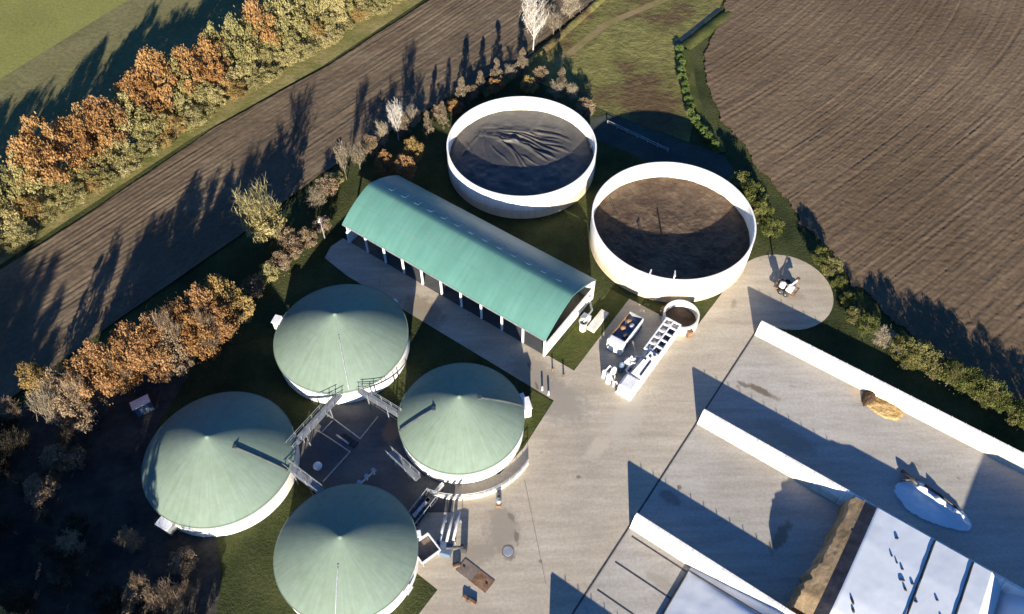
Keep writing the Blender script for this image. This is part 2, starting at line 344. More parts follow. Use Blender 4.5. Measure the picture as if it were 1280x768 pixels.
def furrow_sheet(name, mat, P, phase, along, amp, rough, seed, mask):
    x, y = P[..., 0], P[..., 1]
    ph = phase + .35 * (fbm(x * .10, y * .10, seed) - .5)
    al = along * .035
    st = fbm(al, ph * 1.15, seed + 1, 3); st2 = fbm(al * 2.3, ph * 2.6, seed + 2, 2); wide = fbm(al * .35, ph * .21, seed + 4, 2)
    cs = .5 + .5 * np.cos(2 * PI * ph)
    var = np.clip(2.2 * (fbm(x * .05, y * .05, seed + 9) - .25), .15, 1.2)
    P[..., 2] = .03 + amp * (1.3 * st + .8 * st2 + .42 * cs * var + .5 * wide) + rough * fbm(x * 1.8, y * 1.8, seed + 3, 3)
    return tag(put(name, grid_mesh(name, P, mask), mat), kind='structure')
def inside(px, py, poly_):
    c = np.zeros(px.shape, bool); n = len(poly_)
    for i in range(n):
        x1, y1 = poly_[i]; x2, y2 = poly_[(i + 1) % n]
        if y1 == y2: continue
        t = ((y1 > py) != (y2 > py)) & (px < (x2 - x1) * (py - y1) / (y2 - y1) + x1); c ^= t
    return c
# big ploughed field on the right
fx = np.concatenate([np.arange(34, 122, .24), np.arange(122, 420, 6.0)]); fy = np.concatenate([np.arange(30, 50, 1.0), np.arange(50, 172, .24), np.arange(172, 420, 6.0)])
X, Y = np.meshgrid(fx, fy, indexing='ij')
P = np.stack([X, Y, X * 0], -1)
fe = [(47.5, 163), (46.8, 158), (41.4, 146), (39.4, 138), (38.9, 131), (40.0, 123), (44.0, 109.5), (48.6, 97), (51.5, 90.5), (53.4, 83.4), (58.4, 74.3), (65.4, 66.4), (74.4, 57.0), (96, 42), (120, 24), (420, 24), (420, 420), (90, 420), (60, 200)]
xc = (X[:-1, :-1] + X[1:, 1:]) / 2; yc = (Y[:-1, :-1] + Y[1:, 1:]) / 2
wob = 2.2 * (fbm(xc * .35, yc * .35, 5, 4) - .5)
msk = inside(xc + wob, yc + wob, fe)
th = R(38); q = X * math.cos(th) + Y * math.sin(th); t = -X * math.sin(th) + Y * math.cos(th)
wt = np.clip((t - 22) / 45, 0, 1); bend = .5 * .0050 * np.maximum(0, q - 112) ** 2 * wt
furrow_sheet('ploughed_field', M['soil'], P, (t - bend) / .62, q, .115, .13, 11, msk)
# ploughed strip between the hedge and the site
sv = np.arange(-30, 210, .5); su = np.arange(0, 1.0001, 1 / 150)
V_, S_ = np.meshgrid(sv, su, indexing='ij')
ua = np.interp(V_, [-60, 20, 34, 64, 90, 122, 200], [-119.5, -116.5, -115.4, -115, -110.8, -109.0, -104]); ub = np.interp(V_, [-60, 5, 25, 47, 66, 85, 97, 112, 128, 200], [-96, -93.6, -92.6, -90.4, -89.8, -86.8, -84.5, -80.6, -79.8, -76])
U_ = ua + (ub - ua) * S_
P = np.stack([U_ * CA + V_ * SA, -U_ * SA + V_ * CA, U_ * 0], -1)
furrow_sheet('ploughed_strip', M['soil_strip'], P, (U_ - .075 * V_) / .95, V_, .16, .14, 23, None)

# yard, court, silo floors
cu, cv, cr = -10.9, 90.1, 7.7
arc = [(cu + cr * math.cos(R(a)), cv + cr * math.sin(R(a))) for a in range(-75, 186, 9)]
yard = [(-34.8, 57.6), (-76, 57.6), (-76.4, 55), (-75.5, 52.6), (-70, 51.9), (-29.6, 51.9), (-28.8, 43.2), (-29.2, 38), (-34, 34), (-41, 33.2), (-43, 36.4), (-53.5, 36.4), (-55.8, 32), (-55.8, 23), (-52, 21.6), (-46, 21.6), (-40, 20), (-34, 19), (-30, 21.1), (-26.3, 21.0), (-26.6, -40), (75, -40), (75, 81.0), (-8.8, 81.0)] + arc + [(-19.0, 74.4), (-30.2, 74.4), (-30.0, 57.9), (-34.6, 57.9)]
struct('yard', polyuv(yard, .03), M['yard'])
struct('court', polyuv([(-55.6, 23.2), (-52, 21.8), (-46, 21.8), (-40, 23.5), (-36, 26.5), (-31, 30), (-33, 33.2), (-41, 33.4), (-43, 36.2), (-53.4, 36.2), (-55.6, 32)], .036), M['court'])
WALLV = (80.6, 61.7, 42.9, 24.0)
for i, (a, b) in enumerate(((62.0, 80.4), (43.2, 61.5), (24.3, 42.7))):
    struct('silo_floor', polyuv([(-10.2, a), (75, a), (75, b), (-10.2, b)], .037), M['silo_floor'])
dc = MB().box(-11.25, -11.0, -30, 80.4, .02, .042); o = dc.build('drain_channel', M['dark_metal'], rz=ROT); o['kind'] = 'structure'
kb = MB().box(-10.9, -10.3, -30, 80.4, .02, .044); o = kb.build('drain_kerb', M['silo_floor'], rz=ROT); o['kind'] = 'structure'
jt = polyuv([(-26.0, 39.3), (-25.91, 39.3), (-15.76, 29.4), (-15.85, 29.4)], .042); o = jt.build('yard_joint', M['brick_brown']); o['kind'] = 'structure'
for v, u1 in ((40.9, -2.2), (36.8, -2.2), (32.5, -2.0)):
    o = MB().box(-10.2, u1, v - .11, v + .11, .03, .05).build('floor_joint', M['dark_metal'], rz=ROT); o['kind'] = 'structure'
# grass left standing between concrete
struct('verge', polyuv([(-34.4, 58.0), (-30.1, 58.0), (-30.1, 74.3), (-33.8, 74.3)], .024), M['verge'])
struct('verge', polyuv([(-33, 51.6), (-29.7, 51.6), (-28.9, 43.5), (-31, 41.5), (-33, 46)], .024), M['verge'])

# ------------------------------------------------------------------ tanks
def dome_z(t, h): return h * (1 - .78 * t - .22 * t ** 3)
def digester(x, y, rad, label, pipes, boxes, h=5.5):
    t = thing('biogas_digester', label, 'digester', (x, y, 0), 0, 'green domed digesters')
    zr = 3.2
    MB().lathe([(rad, -.3), (rad, zr)], 96).build('wall', M['white_conc'], t, smooth=True)
    MB().lathe([(rad + .12, zr - .32), (rad + .12, zr + .02), (rad - .1, zr + .06)], 96).build('clamp_rail', M['membrane'], t)
    prof = [(max(.02, rad * k / 40), zr + .04 + dome_z(k / 40, h)) for k in range(41)][::-1]
    MB().lathe(prof, 96).build('membrane_roof', M['membrane'], t, smooth=True)
    MB().lathe([(.02, zr + h + .10), (.25, zr + h + .03), (.35, zr + h - .12)], 20).build('apex_cap', M['membrane'], t, smooth=True)
    for (ang, r0, r1, pr, mt) in pipes:
        pts = []
        for k in range(13):
            rr = r0 + (r1 - r0) * k / 12; pts.append((rr * math.cos(R(ang)), rr * math.sin(R(ang)), zr + .04 + dome_z(rr / rad, h) + pr * .6))
        p = MB().tube(pts, pr, 8).build('roof_pipe', M[mt], t, smooth=True)
        e = Vector(pts[0]); MB().box(e.x - pr * 1.4, e.x + pr * 1.4, e.y - pr * 1.4, e.y + pr * 1.4, e.z - pr, e.z + pr * .9).build('pipe_head', M[mt], p)
    for (ang, w, d, hh, z0, mt) in boxes:
        m = Matrix.Rotation(R(ang), 4, 'Z')
        bx = MB().box(rad - .05, rad + d, -w / 2, w / 2, z0, z0 + hh, m).build('service_box', M[mt], t, bevel=.05)
        MB().box(rad + .1, rad + d + .1, -w / 2 - .1, w / 2 + .1, z0 + hh - .02, z0 + hh + .12, m).build('lid', M['white_metal'], bx)
    return t
digester(-39.0, 49.0, 9.9, 'large domed digester with one dark roof pipe, its wall partly shaded by the woodland', [(-13, 3.4, 9.8, .17, 'dark_pipe')], [(-118, 1.8, 1.2, 1.7, 1.3, 'galv'), (-100, .9, .3, .8, 2.2, 'galv'), (-88, .8, .25, .7, 2.2, 'galv')])
digester(-25.3, 68.6, 9.8, 'large domed digester next to the open front of the barrel-roofed hall', [(-76, 3.0, 9.7, .07, 'galv')], [(164, 1.3, 1.1, 1.8, 1.6, 'white_metal'), (42, .6, .3, .8, 2.3, 'white_metal')])
digester(-7.0, 55.1, 8.65, 'smaller domed digester with two dark roof pipes and a low curved wall in front', [(196, 3.6, 8.6, .19, 'dark_pipe'), (10, 2.7, 8.6, .19, 'dark_pipe')], [(15, 1.8, 1.2, 2.4, .0, 'white_metal'), (25, 1.0, 1.0, 1.6, .0, 'galv')], 5.3)
digester(-20.5, 36.2, 8.75, 'smaller domed digester beside the metal feed hopper, one thin rope down its roof', [(-91, 3.0, 8.7, .07, 'galv')], [(-30, .9, .7, .8, 1.6, 'dark_metal'), (13, .7, .5, 1.2, 2.0, 'white_metal')], 4.4)

def wall_ring(rad, zt, th=.28): return MB().lathe([(rad, -.3), (rad, zt), (rad - th, zt), (rad - th, .05)], 128)
# covered tank
ta = thing('storage_tank', 'white round tank with a wrinkled black film cover inside', 'tank', (1.7, 108.8, 0), 0, 'white open storage tanks')
wall_ring(13.25, 5.2).build('wall', M['tankwall'], ta)
MB().lathe([(13.27, 1.55), (13.33, 1.6), (13.33, 1.75), (13.27, 1.8)], 128).build('wall_band', M['galv'], ta)
rr = np.linspace(.01, 13.0, 130); aa = np.linspace(0, 2 * PI, 260)
RR, AA = np.meshgrid(rr, aa, indexing='ij'); X = RR * np.cos(AA); Y = RR * np.sin(AA)
Z = 2.55 + .35 * (fbm(X * .22, Y * .22, 41) - .5) + .12 * (fbm(X * .9, Y * .9, 43) - .5) - .25 * (RR / 13.05) ** 6
def fold(Z, x0, y0, x1, y1, w, h):
    d = np.array([x1 - x0, y1 - y0], float); L = np.hypot(*d); d /= L
    s = (X - x0) * d[0] + (Y - y0) * d[1]; p = -(X - x0) * d[1] + (Y - y0) * d[0]
    p = p + .35 * np.sin(s * .55 + x0) ; e = np.clip(s / 2, 0, 1) * np.clip((L - s) / 2, 0, 1)
    return Z + h * e * np.exp(-(p / w) ** 2)
for f_ in ((-9.8, 5.6, -2.0, 3.6, .16, .35), (1.5, 6.8, 10.2, 3.0, .18, .35), (-8.8, 7.0, -3.0, 7.6, .18, .3), (3.5, 2.6, 9.6, .6, .16, .3), (-5.2, 6.0, 5.2, -1.5, .20, .45), (-5.0, 4.5, 4.0, 1.5, .18, .4), (-4.6, 5.5, .3, -3.4, .18, .35), (-7.5, 6.2, -9.5, 1, .2, .3), (-6.5, 6.5, -6.5, 0, .18, .3), (-4.8, 7.2, 3, 4.8, .2, .4), (-9.5, 3, -11, 0, .2, .3), (0, 3.3, 6.6, -1.7, .18, .4), (-3, 2.5, 1.5, -3.5, .16, .25), (-8.3, 6.6, -8.2, 2, .15, .2), (2, 8, 9, 5, .3, .3), (-4, 6.6, 7.2, .6, .16, .35), (-2, 5.8, 8.4, 2.4, .16, .3), (-5.6, 3.4, -2.2, -2.6, .16, .22), (-10.4, 4.6, -8.8, -1, .15, .2), (-1.0, 0.4, 3.6, -2.6, .14, .22), (3, 4.4, 8, 3.6, .14, .2)):
    Z = fold(Z, *f_)
put('film_cover', grid_mesh('film_cover', np.stack([X, Y, Z], -1)), M['cover'], ta, smooth=True)
for a in (8, -12, -20, 200, 212): 
    m = Matrix.Rotation(R(a), 4, 'Z'); MB().box(12.55, 13.0, -.25, .25, 2.5, 3.1, m).build('cover_bracket', M['galv'], ta)
# slurry tank
tb = thing('storage_tank', 'white round open tank holding brown slurry crust', 'tank', (26.25, 90.5, 0), 0, 'white open storage tanks')
wall_ring(13.25, 5.55).build('wall', M['tankwall'], tb)
Z = 2.25 + .25 * (fbm(X * .5, Y * .5, 51) - .5) + .16 * (fbm(X * 1.7, Y * 1.7, 52) - .5)
put('slurry', grid_mesh('slurry', np.stack([X * .9998, Y, Z], -1)), M['slurry'], tb)
for a, hh in ((-113, 1.2), (-97, 2.0)):
    m = Matrix.Rotation(R(a), 4, 'Z'); q_ = MB(); p0 = m @ Vector((13.15, 0, 4.6)); q_.tube([p0, p0 + Vector((0, 0, hh + .4))], .09)
    q_.box(12.6, 13.7, -.09, .09, 5.0 + hh - .1, 5.0 + hh + .1, m); a_ = q_.build('agitator_mast', M['white_metal'], tb)
    MB().tube([m @ Vector((12.6, 0, 5 + hh)), m @ Vector((11.2, .3, 1.0))], .05).build('agitator_rod', M['galv'], a_)
MB().tube([(-9.5, 8.2, 2.3), (-9.0, 5.2, 2.4), (-8.4, 3.4, 2.35)], .07).build('agitator_cable', M['dark_metal'], tb)
ts = thing('slurry_pit', 'small round white concrete pit holding dark liquid', 'pit', (26.0, 73.6, 0))
MB().lathe([(2.75, -.2), (2.75, 2.0), (2.45, 2.0), (2.45, .1)], 48).build('wall', M['panel_conc'], ts)
MB().lathe([(.01, .62), (2.48, .62)], 40).build('liquid', M['slurry'], ts)
for a in (150, 290): 
    m = Matrix.Rotation(R(a), 4, 'Z'); MB().box(2.7, 3.3, -.4, .4, 0, 1.5, m).build('pump_box', M['rust'], ts)

# ------------------------------------------------------------------ catwalks and pipes between the digesters
def catwalk(a, b, z, label, w=1.1):
    a = Vector(a); b = Vector(b); L = (b - a).length; ang = math.atan2(b.y - a.y, b.x - a.x)
    t = thing('catwalk', label, 'catwalk', (a.x, a.y, 0), ang)
    MB().box(-.3, L + .3, -w / 2, w / 2, z - .12, z).build('deck', M['dull_galv'], t)
    for s in (-1, 1):
        MB().tube([(-.3, s * w / 2, z + 1.05), (L + .3, s * w / 2, z + 1.05)], .045).build('handrail', M['dull_galv'], t)
        MB().tube([(-.3, s * w / 2, z + .55), (L + .3, s * w / 2, z + .55)], .035).build('mid_rail', M['dull_galv'], t)
        n = max(2, int(L / 1.6))
        for k in range(n + 1):
            MB().tube([(L * k / n, s * w / 2, z - .12), (L * k / n, s * w / 2, z + 1.05)], .045, 6).build('post', M['dull_galv'], t)
    for k in (.25, .75): 
        for s in (-1, 1): MB().tube([(L * k, s * w / 2, 0), (L * k, s * w / 2, z - .1)], .08, 6).build('support', M['dull_galv'], t)
catwalk((-29.7, 50.4), (-24.4, 58.5), 3.1, 'galvanised catwalk between the two large digesters')
catwalk((-29.6, 47.6), (-25.0, 44.2), 3.1, 'galvanised catwalk between the roof-piped large digester and the smaller one beside the hopper', .9)
catwalk((-21.4, 59.2), (-15.6, 55.4), 3.1, 'galvanised catwalk from the hall-side large digester to the twin-piped smaller digester', .9)
catwalk((-16.4, 49.9), (-12.6, 46.4), 2.2, 'galvanised catwalk in the court leading down to the hopper yard', .9)
def pipe_run(pts, r, label, mt='galv'):
    t = thing('pipe_run', label, 'pipe', (pts[0][0], pts[0][1], 0)); o0 = Vector((pts[0][0], pts[0][1], 0))
    P_ = [Vector(p) - o0 for p in pts]
    MB().tube(P_, r, 8).build('pipe', M[mt], t, smooth=True)
    for a, b in zip(P_[:-1], P_[1:]):
        n = max(1, int((b - a).length / 2.5))
        for k in range(n):
            c = a.lerp(b, (k + .5) / n)
            if c.z > .12: MB().box(c.x - .07, c.x + .07, c.y - .07, c.y + .07, .03, c.z).build('foot', M['dark_metal'], t)
def uz(u, v, z): return tuple(W(u, v, z))
pipe_run([uz(-54.6, 31.1, .45), uz(-48.0, 30.9, .45), uz(-48.3, 35.0, .45)], .10, 'long bent pipe over the court floor, turning towards the hall-side catwalk')
pipe_run([uz(-53.1, 30.9, .42), uz(-53.1, 28.6, .42)], .08, 'shortest pipe in the court, linking two longer pipes')
pipe_run([uz(-55.0, 28.4, .45), uz(-47.8, 28.6, .45), uz(-47.7, 23.2, .45)], .10, 'long bent pipe over the court floor, turning towards the hopper-side digester')
pipe_run([uz(-50.9, 29.3, .8), uz(-48.6, 29.3, .8)], .14, 'short thick pipe above the dark opening in the court')
pit = thing('pump_pit', 'dark rectangular pump pit opening in the court', 'pit', W(-49.3, 29.9, 0), ROT)
MB().box(-1.4, 1.4, -.5, .5, .03, .12).build('cover', M['black_film'], pit)
for x in (-1.2, -.4, .4, 1.2): MB().box(x - .05, x + .05, -.5, .5, .12, .2).build('bar', M['dark_metal'], pit)
vt = thing('vent_dome', 'small pale round vent standing in the shaded court', 'vent', W(-49.8, 24.4, 0))
MB().lathe([(.4, .03), (.4, .7)], 20).build('stem', M['galv'], vt); MB().lathe([(.62, .68), (.55, .9), (.3, 1.05), (.02, 1.1)], 20).build('cap', M['white_metal'], vt, smooth=True)
tr = thing('valve_rack', 'row of pale valves and pipes along the court edge by the stairs', 'valves', W(-43.4, 25.8, 0), R(46))
MB().tube([(-2.8, 0, .6), (2.8, 0, .6)], .13).build('manifold', M['galv'], tr)
for k in range(5):
    v_ = MB().tube([(-2.4 + 1.2 * k, 0, .03), (-2.4 + 1.2 * k, 0, 1.2)], .12).build('valve', M['white_metal'], tr); MB().lathe([(.05, 1.2), (.3, 1.2), (.3, 1.28), (.05, 1.28)], 14, -2.4 + 1.2 * k, 0).build('hand_wheel', M['galv'], v_)

# low curved wall with railing in front of the smaller digester
cw = thing('curved_wall', 'low curved concrete wall with railing hugging the digester beside the yard', 'wall', (-7.0, 55.1, 0))
a0, a1, np_ = R(-112), R(-32), 10
for k in range(np_):
    b0 = a0 + (a1 - a0) * k / np_ + .003; b1 = a0 + (a1 - a0) * (k + 1) / np_ - .003
    m_ = MB().lathe([(10.75, .02), (10.75, .72), (10.95, .72), (10.95, .02)], 6, 0, 0, b0, b1); m_.build('panel', M['panel_conc'], cw)
for k in range(13):
    a = a0 + (a1 - a0) * k / 12; p = Vector((10.85 * math.cos(a), 10.85 * math.sin(a), 0)); MB().tube([p + Vector((0, 0, .7)), p + Vector((0, 0, 1.6))], .04, 6).build('post', M['galv'], cw)
for z in (1.15, 1.6): MB().tube([(10.85 * math.cos(a0 + (a1 - a0) * k / 40), 10.85 * math.sin(a0 + (a1 - a0) * k / 40), z) for k in range(41)], .045, 6).build('rail', M['galv'], cw)

# ------------------------------------------------------------------ hall
hl = thing('barrel_roof_hall', 'open-fronted hall with a green barrel roof and white posts', 'hall', W(-54.8, 57.2, 0), ROT)
HL, HW, HE, HR = 20.0, 14.0, 4.55, 3.35
def hz(s):                                # s 0..1 across
    t = math.sqrt((2 * s - 1) ** 2 + .003); return HE + HR * (1.03 - .54 * t - .46 * t ** 2.3)
prof = [(HW * k / 36 - .0, hz(k / 36)) for k in range(37)]
mb = MB(); vs = []; nx = 40
for i in range(nx + 1):
    for (y, z) in prof: vs.append((-HL + 2 * HL * i / nx, y, z))
for i in range(nx + 1):
    for (y, z) in prof: vs.append((-HL + 2 * HL * i / nx, y, z - .16))
n_ = len(prof); K = (nx + 1) * n_; fs = []
for i in range(nx):
    for j in range(n_ - 1):
        a = i * n_ + j; fs += [(a, a + n_, a + n_ + 1, a + 1), (K + a, K + a + 1, K + a + n_ + 1, K + a + n_)]
    a = i * n_; fs += [(a, K + a, K + a + n_, a + n_)]; a = i * n_ + n_ - 1; fs += [(a, a + n_, K + a + n_, K + a)]
for e in (0, nx):
    for j in range(n_ - 1): a = e * n_ + j; fs.append((a, a + 1, K + a + 1, K + a))
mb.add(vs, fs); rf = mb.build('roof', M['roof'], hl)
for k in range(13):
    x = -16.5 + 2.75 * k; y0 = HW * .60; y1 = HW * .70
    m_ = MB(); m_.add([(x - .4, y0, hz(.60) + .05), (x + .4, y0, hz(.60) + .05), (x + .4, y1, hz(.70) + .05), (x - .4, y1, hz(.70) + .05), (x - .4, y0, hz(.60) - .03), (x + .4, y0, hz(.60) - .03), (x + .4, y1, hz(.70) - .03), (x - .4, y1, hz(.70) - .03)], [(0, 1, 2, 3), (0, 4, 5, 1), (1, 5, 6, 2), (2, 6, 7, 3), (3, 7, 4, 0)])
    m_.build('skylight', M['skylight'], rf)
for k in range(11):
    x = -19.6 + 3.92 * k
    MB().box(x - .13, x + .13, .35, .61, 0, HE - .1).build('post', M['white_metal'], hl)
    MB().tube([(x, .48, HE - .15), (x, HW / 2, HE + HR - .35), (x, HW - .3, HE - .15)], .1, 6).build('rafter', M['dark_metal'], hl)
MB().box(-HL + .1, HL - .1, HW - .35, HW - .1, 0, HE - .12).build('back_wall', M['panel_conc'], hl)
MB().box(HL - .45, HL - .15, .2, HW - .4, 0, 2.6).build('gable_wall', M['white_conc'], hl)
MB().box(-HL + .15, -HL + .45, .2, HW - .4, 0, 2.6).build('gable_wall', M['white_conc'], hl)
MB().box(-HL, HL, -.12, .02, HE - .14, HE - .02).build('gutter', M['galv'], hl)
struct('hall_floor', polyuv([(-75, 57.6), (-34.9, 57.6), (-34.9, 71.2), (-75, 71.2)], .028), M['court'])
for x, s_ in ((-62, 1.0), (-51, 1.3), (-43, .9)):
    ml = MB(); rg = random.Random(int(-x)); nn = 24
    G = np.stack(np.meshgrid(np.linspace(-4, 4, nn), np.linspace(-2.6, 2.6, nn), indexing='ij'), -1)
    zz = np.maximum(-.05, s_ * 1.9 * (1 - (G[..., 0] / 4) ** 2 - (G[..., 1] / 2.6) ** 2) + .5 * (fbm(G[..., 0], G[..., 1], int(-x)) - .5))
    o = put('manure_heap', grid_mesh('manure_heap', np.concatenate([G, zz[..., None] + .03], -1)), M['manure'], None, W(x, 66.5, 0), ROT, True)
    tag(o, 'dark heap of solid feed lying inside the barrel-roofed hall', 'heap', 'heaps inside the hall')
# little plant beside the gable
gm = thing('dosing_unit', 'small pale dosing unit with hopper and tray against the hall gable', 'machine', W(-33.2, 66.4, 0), ROT)
MB().box(.7, 2.0, -1.0, 3.2, .02, .75).build('plinth', M['panel_conc'], gm, bevel=.05)
MB().lathe([(.55, .02), (.55, 1.6), (.75, 2.1), (.6, 2.1), (.1, 1.5)], 20, .2, -1.4).build('hopper', M['panel_conc'], gm)
MB().tube([(.2, -1.4, 1.9), (.2, 1.0, 2.4), (-.8, 2.0, 2.6)], .14).build('pipe', M['galv'], gm, smooth=True)
MB().box(-.9, .4, -.6, .6, .02, 1.5).build('cabinet', M['white_metal'], gm, bevel=.04)

# ------------------------------------------------------------------ bunker silos
def silo_wall(v, label, u1=75.0, h=2.32):
    t = thing('silo_wall', label, 'wall', W(-11.0, v, 0), ROT, 'white bunker silo walls')
    L = u1 + 11.0; n = int(L / 4.0)
    for k in range(n):
        x0 = L * k / n; x1 = L * (k + 1) / n - .05; mb = MB()
        sec = [(-1.25, .0), (-.24, h), (.14, h), (.22, 0)]       # sloped sunny face
        mb.add([(x, y, z) for x in (x0, x1) for y, z in sec], [(0, 1, 2, 3), (7, 6, 5, 4), (0, 4, 5, 1), (1, 5, 6, 2), (2, 6, 7, 3), (3, 7, 4, 0)])
        mb.build('panel', M['silowall'], t)
    for k in range(int(L / 1.9)):
        x = 2.0 + 1.9 * k; MB().tube([(x, .05, h - .3), (x, .05, h + .22)], .06, 5).build('post', M['galv'], t)
silo_wall(WALLV[0], 'white silo wall next to the shrub hedge and the round turning pad')
silo_wall(WALLV[1], 'white silo wall between the straw pile bay and the open silage face')
silo_wall(WALLV[2], 'white silo wall between the open silage face and the jointed floor')
silo_wall(WALLV[3], 'white silo wall on the far side of the jointed floor from the silage face')
def heap(name, label, cat, u0, u1, v0, v1, zf, mat, group=None, nu=60, nv=40, seed=1, rough=.12):
    U, V = np.meshgrid(np.linspace(u0, u1, nu), np.linspace(v0, v1, nv), indexing='ij')
    Z = zf((U - u0) / (u1 - u0), (V - v0) / (v1 - v0), U, V) + rough * (fbm(U * .8, V * .8, seed) - .5)
    Z = np.maximum(Z, .02)
    cx, cy = (u0 + u1) / 2, (v0 + v1) / 2
    o = put(name, grid_mesh(name, np.stack([U - cx, V - cy, Z], -1)), mat, None, W(cx, cy, 0), ROT, True)
    return tag(o, label, cat, group) if label else o
def edge(t, w): return np.clip(np.minimum(t, 1 - t) / w, 0, 1)
# middle bay: cut face, black strip, white sheets
ss = lambda x: x * x * (3 - 2 * x)
sil = thing('silage_clamp', 'silage clamp with a brown cut face under white and black film', 'silage', W(20, 52.3, 0), ROT)
def clamp_part(name, mat, u0, u1, zf, nu=40, nv=60, seed=3, rough=.025):
    U, V = np.meshgrid(np.linspace(u0, u1, nu), np.linspace(43.3, 61.3, nv), indexing='ij')
    Z = zf(U, V) + rough * (fbm(U * .9, V * .9, seed) - .5)
    P = np.stack([U - 20, V - 52.3, Z], -1)
    return put(name, grid_mesh(name, P), mat, sil, smooth=True)
ctop = lambda V: np.interp(V, [43.3, 45.5, 48, 51, 56, 61.3], [3.3, 3.75, 3.78, 3.62, 3.3, 2.8])
U, V = np.meshgrid(np.linspace(0, 1, 26), np.linspace(43.3, 61.3, 70), indexing='ij')
jag = 10.6 + 1.2 * (fbm(V * .45, V * 0 + 3, 77) - .5) + np.where(V < 50, -1.0, 0) * (fbm(V * 1.2, V * 0, 7)) - .0
UU = jag - .35 + (12.3 - (jag - .35)) * U
ZZ = np.clip((UU - (jag - .35)) / .4, 0, 1) * (ctop(V) - .22 + .12 * (fbm(UU, V, 5) - .5) + .10 * (U - .5)) + .04 + .05 * (fbm(UU * 5, V * 5, 9) - .5) * (U > .3) * (U < .95)
put('cut_face', grid_mesh('cut_face', np.stack([UU - 20, V - 52.3, ZZ], -1)), M['silage'], sil)
clamp_part('black_film', M['black_film'], 12.0, 13.8, lambda U, V: ctop(V) - .20 + .25 * np.clip((U - 12) / 1.8, 0, 1), 12)
top = lambda U, V: ctop(V) + .08
for a, b in ((13.6, 21.05), (21.35, 25.75), (26.05, 30.2)):
    clamp_part('white_sheet', M['sheet'], a, b, lambda U, V: top(U, V) - np.clip((U - 28.2) / 2.0, 0, 1) ** 1.0 * 1.9 - .10 * np.clip((13.9 - U) / .3, 0, 1), seed=int(a))
for a in (21.2, 25.9):
    U_l = np.linspace(43.4, 61.2, 40)
    MB().tube([(a - 20 + .03 * math.sin(k), x - 52.3, float(ctop(x)) + .12) for k, x in enumerate(U_l)], .13, 6).build('sandbag_row', M['black_film'], sil, smooth=True)
for (du, dv, L, a) in ((19.4, 53.6, 1.0, 30), (20.1, 52.7, .7, -40), (20.6, 53.9, .6, 10), (17.2, 58.6, .7, 60), (15.4, 47.6, 1.3, -50), (15.9, 46.6, .9, -60), (23.6, 53.7, .5, 0), (24.7, 51.8, .5, 20), (19.0, 55.0, .5, 80), (17.4, 55.9, .35, 0), (18.2, 55.4, .35, 40), (21.6, 52.0, .6, 50)):
    sb = MB(); sb.lathe([(.02, 0), (.16, .01), (.2, .1), (.14, .2), (.02, .22)], 10); sb.v = [(x * L * 1.9, y * .9, z * .9) for x, y, z in sb.v]
    o = sb.build('sandbag', M['black_film'], None, W(du, dv, float(ctop(dv)) + .06), ROT + R(a), True); tag(o, 'dark sandbag dropped on the white film of the silage clamp', 'sandbag', 'sandbags on the white film')
heap('shade_casting_heap', 'high white film heap added behind the silage clamp to shade the straw bay', 'silage', 30.3, 62, 43.4, 61.2, lambda s, t, U, V: .5 + 7.2 * np.clip((U - 30.3) / 9.5, 0, 1) ** .8 * (.55 + .45 * ss(edge(t, .16))), M['sheet'], seed=8)  # mostly unseen heap, added and sized to cast shade over the straw bay
# lower bay: film-covered clamp whose low edge shows
def zfc(u, v):
    r_ = np.clip((u + 2.1) * .20, 0, 2.4); tt = (v - 24.3) / 18.3
    return .14 + r_ * (.66 + .34 * ss(np.clip(np.minimum(tt, 1 - tt) / .16, 0, 1)))
fc = heap('film_clamp', 'blue-white film-covered silage clamp rising from the jointed silo floor', 'silage', -2.1, 60, 24.3, 42.4, lambda s, t, U, V: zfc(U, V), M['sheet'], nu=150, nv=60, seed=13, rough=.07)
ew = [(-2.15, v) for v in np.linspace(24.5, 41.2, 24)] + [(u, 41.2 - .04 * (u + 2.1)) for u in np.linspace(-1.6, 14, 20)]
MB().tube([(u - 28.95, v - 33.45, float(zfc(u, v)) + .10) for u, v in ew], .13, 6).build('sandbag_row', M['black_film'], fc, smooth=True)
# bay by the hedge: straw, old feed, crumpled sheet
def blob_heap(name, label, cat, u, v, ru, rv, h, mat, seed, rz=0, rough=.3):
    n = 34; G = np.stack(np.meshgrid(np.linspace(-1.25, 1.25, n), np.linspace(-1.25, 1.25, n), indexing='ij'), -1)
    d = np.hypot(G[..., 0], G[..., 1]) + .35 * (fbm(G[..., 0] * 2 + 5, G[..., 1] * 2, seed) - .5)
    Z = h * np.clip(1 - d ** 2, -.02, 1) ** .8 if False else h * np.sqrt(np.clip(1 - d ** 2, 0, 1))
    Z = Z + np.where(d < 1, (.8 + .5 * fbm(G[..., 0] * 1.5, G[..., 1] * 1.5, seed + 4)) * rough * (fbm(G[..., 0] * 5, G[..., 1] * 5, seed + 1) - .4) * h, 0)
    msk = (d[:-1, :-1] < 1.08)
    o = put(name, grid_mesh(name, np.stack([G[..., 0] * ru, G[..., 1] * rv, Z + .035], -1), msk), mat, None, W(u, v, 0), ROT + rz, True)
    return tag(o, label, cat)
blob_heap('straw_pile', 'flat spread of orange straw against the white silo wall', 'straw', 9.7, 78.4, 2.7, 1.6, .30, M['straw'], 31, rough=.8)
blob_heap('feed_pile', 'dark brown lump of old feed beside the orange straw', 'feed', 7.2, 78.8, .9, 1.7, .6, M['manure'], 33)
n1, n2 = 90, 50
U, V = np.meshgrid(np.linspace(-5.2, 5.2, n1), np.linspace(-2.6, 2.6, n2), indexing='ij')
d = np.hypot(U / 5.0, V / (2.3 - .12 * U)) + .32 * (fbm(U * .55 + 9, V * .55, 63, 4) - .45)
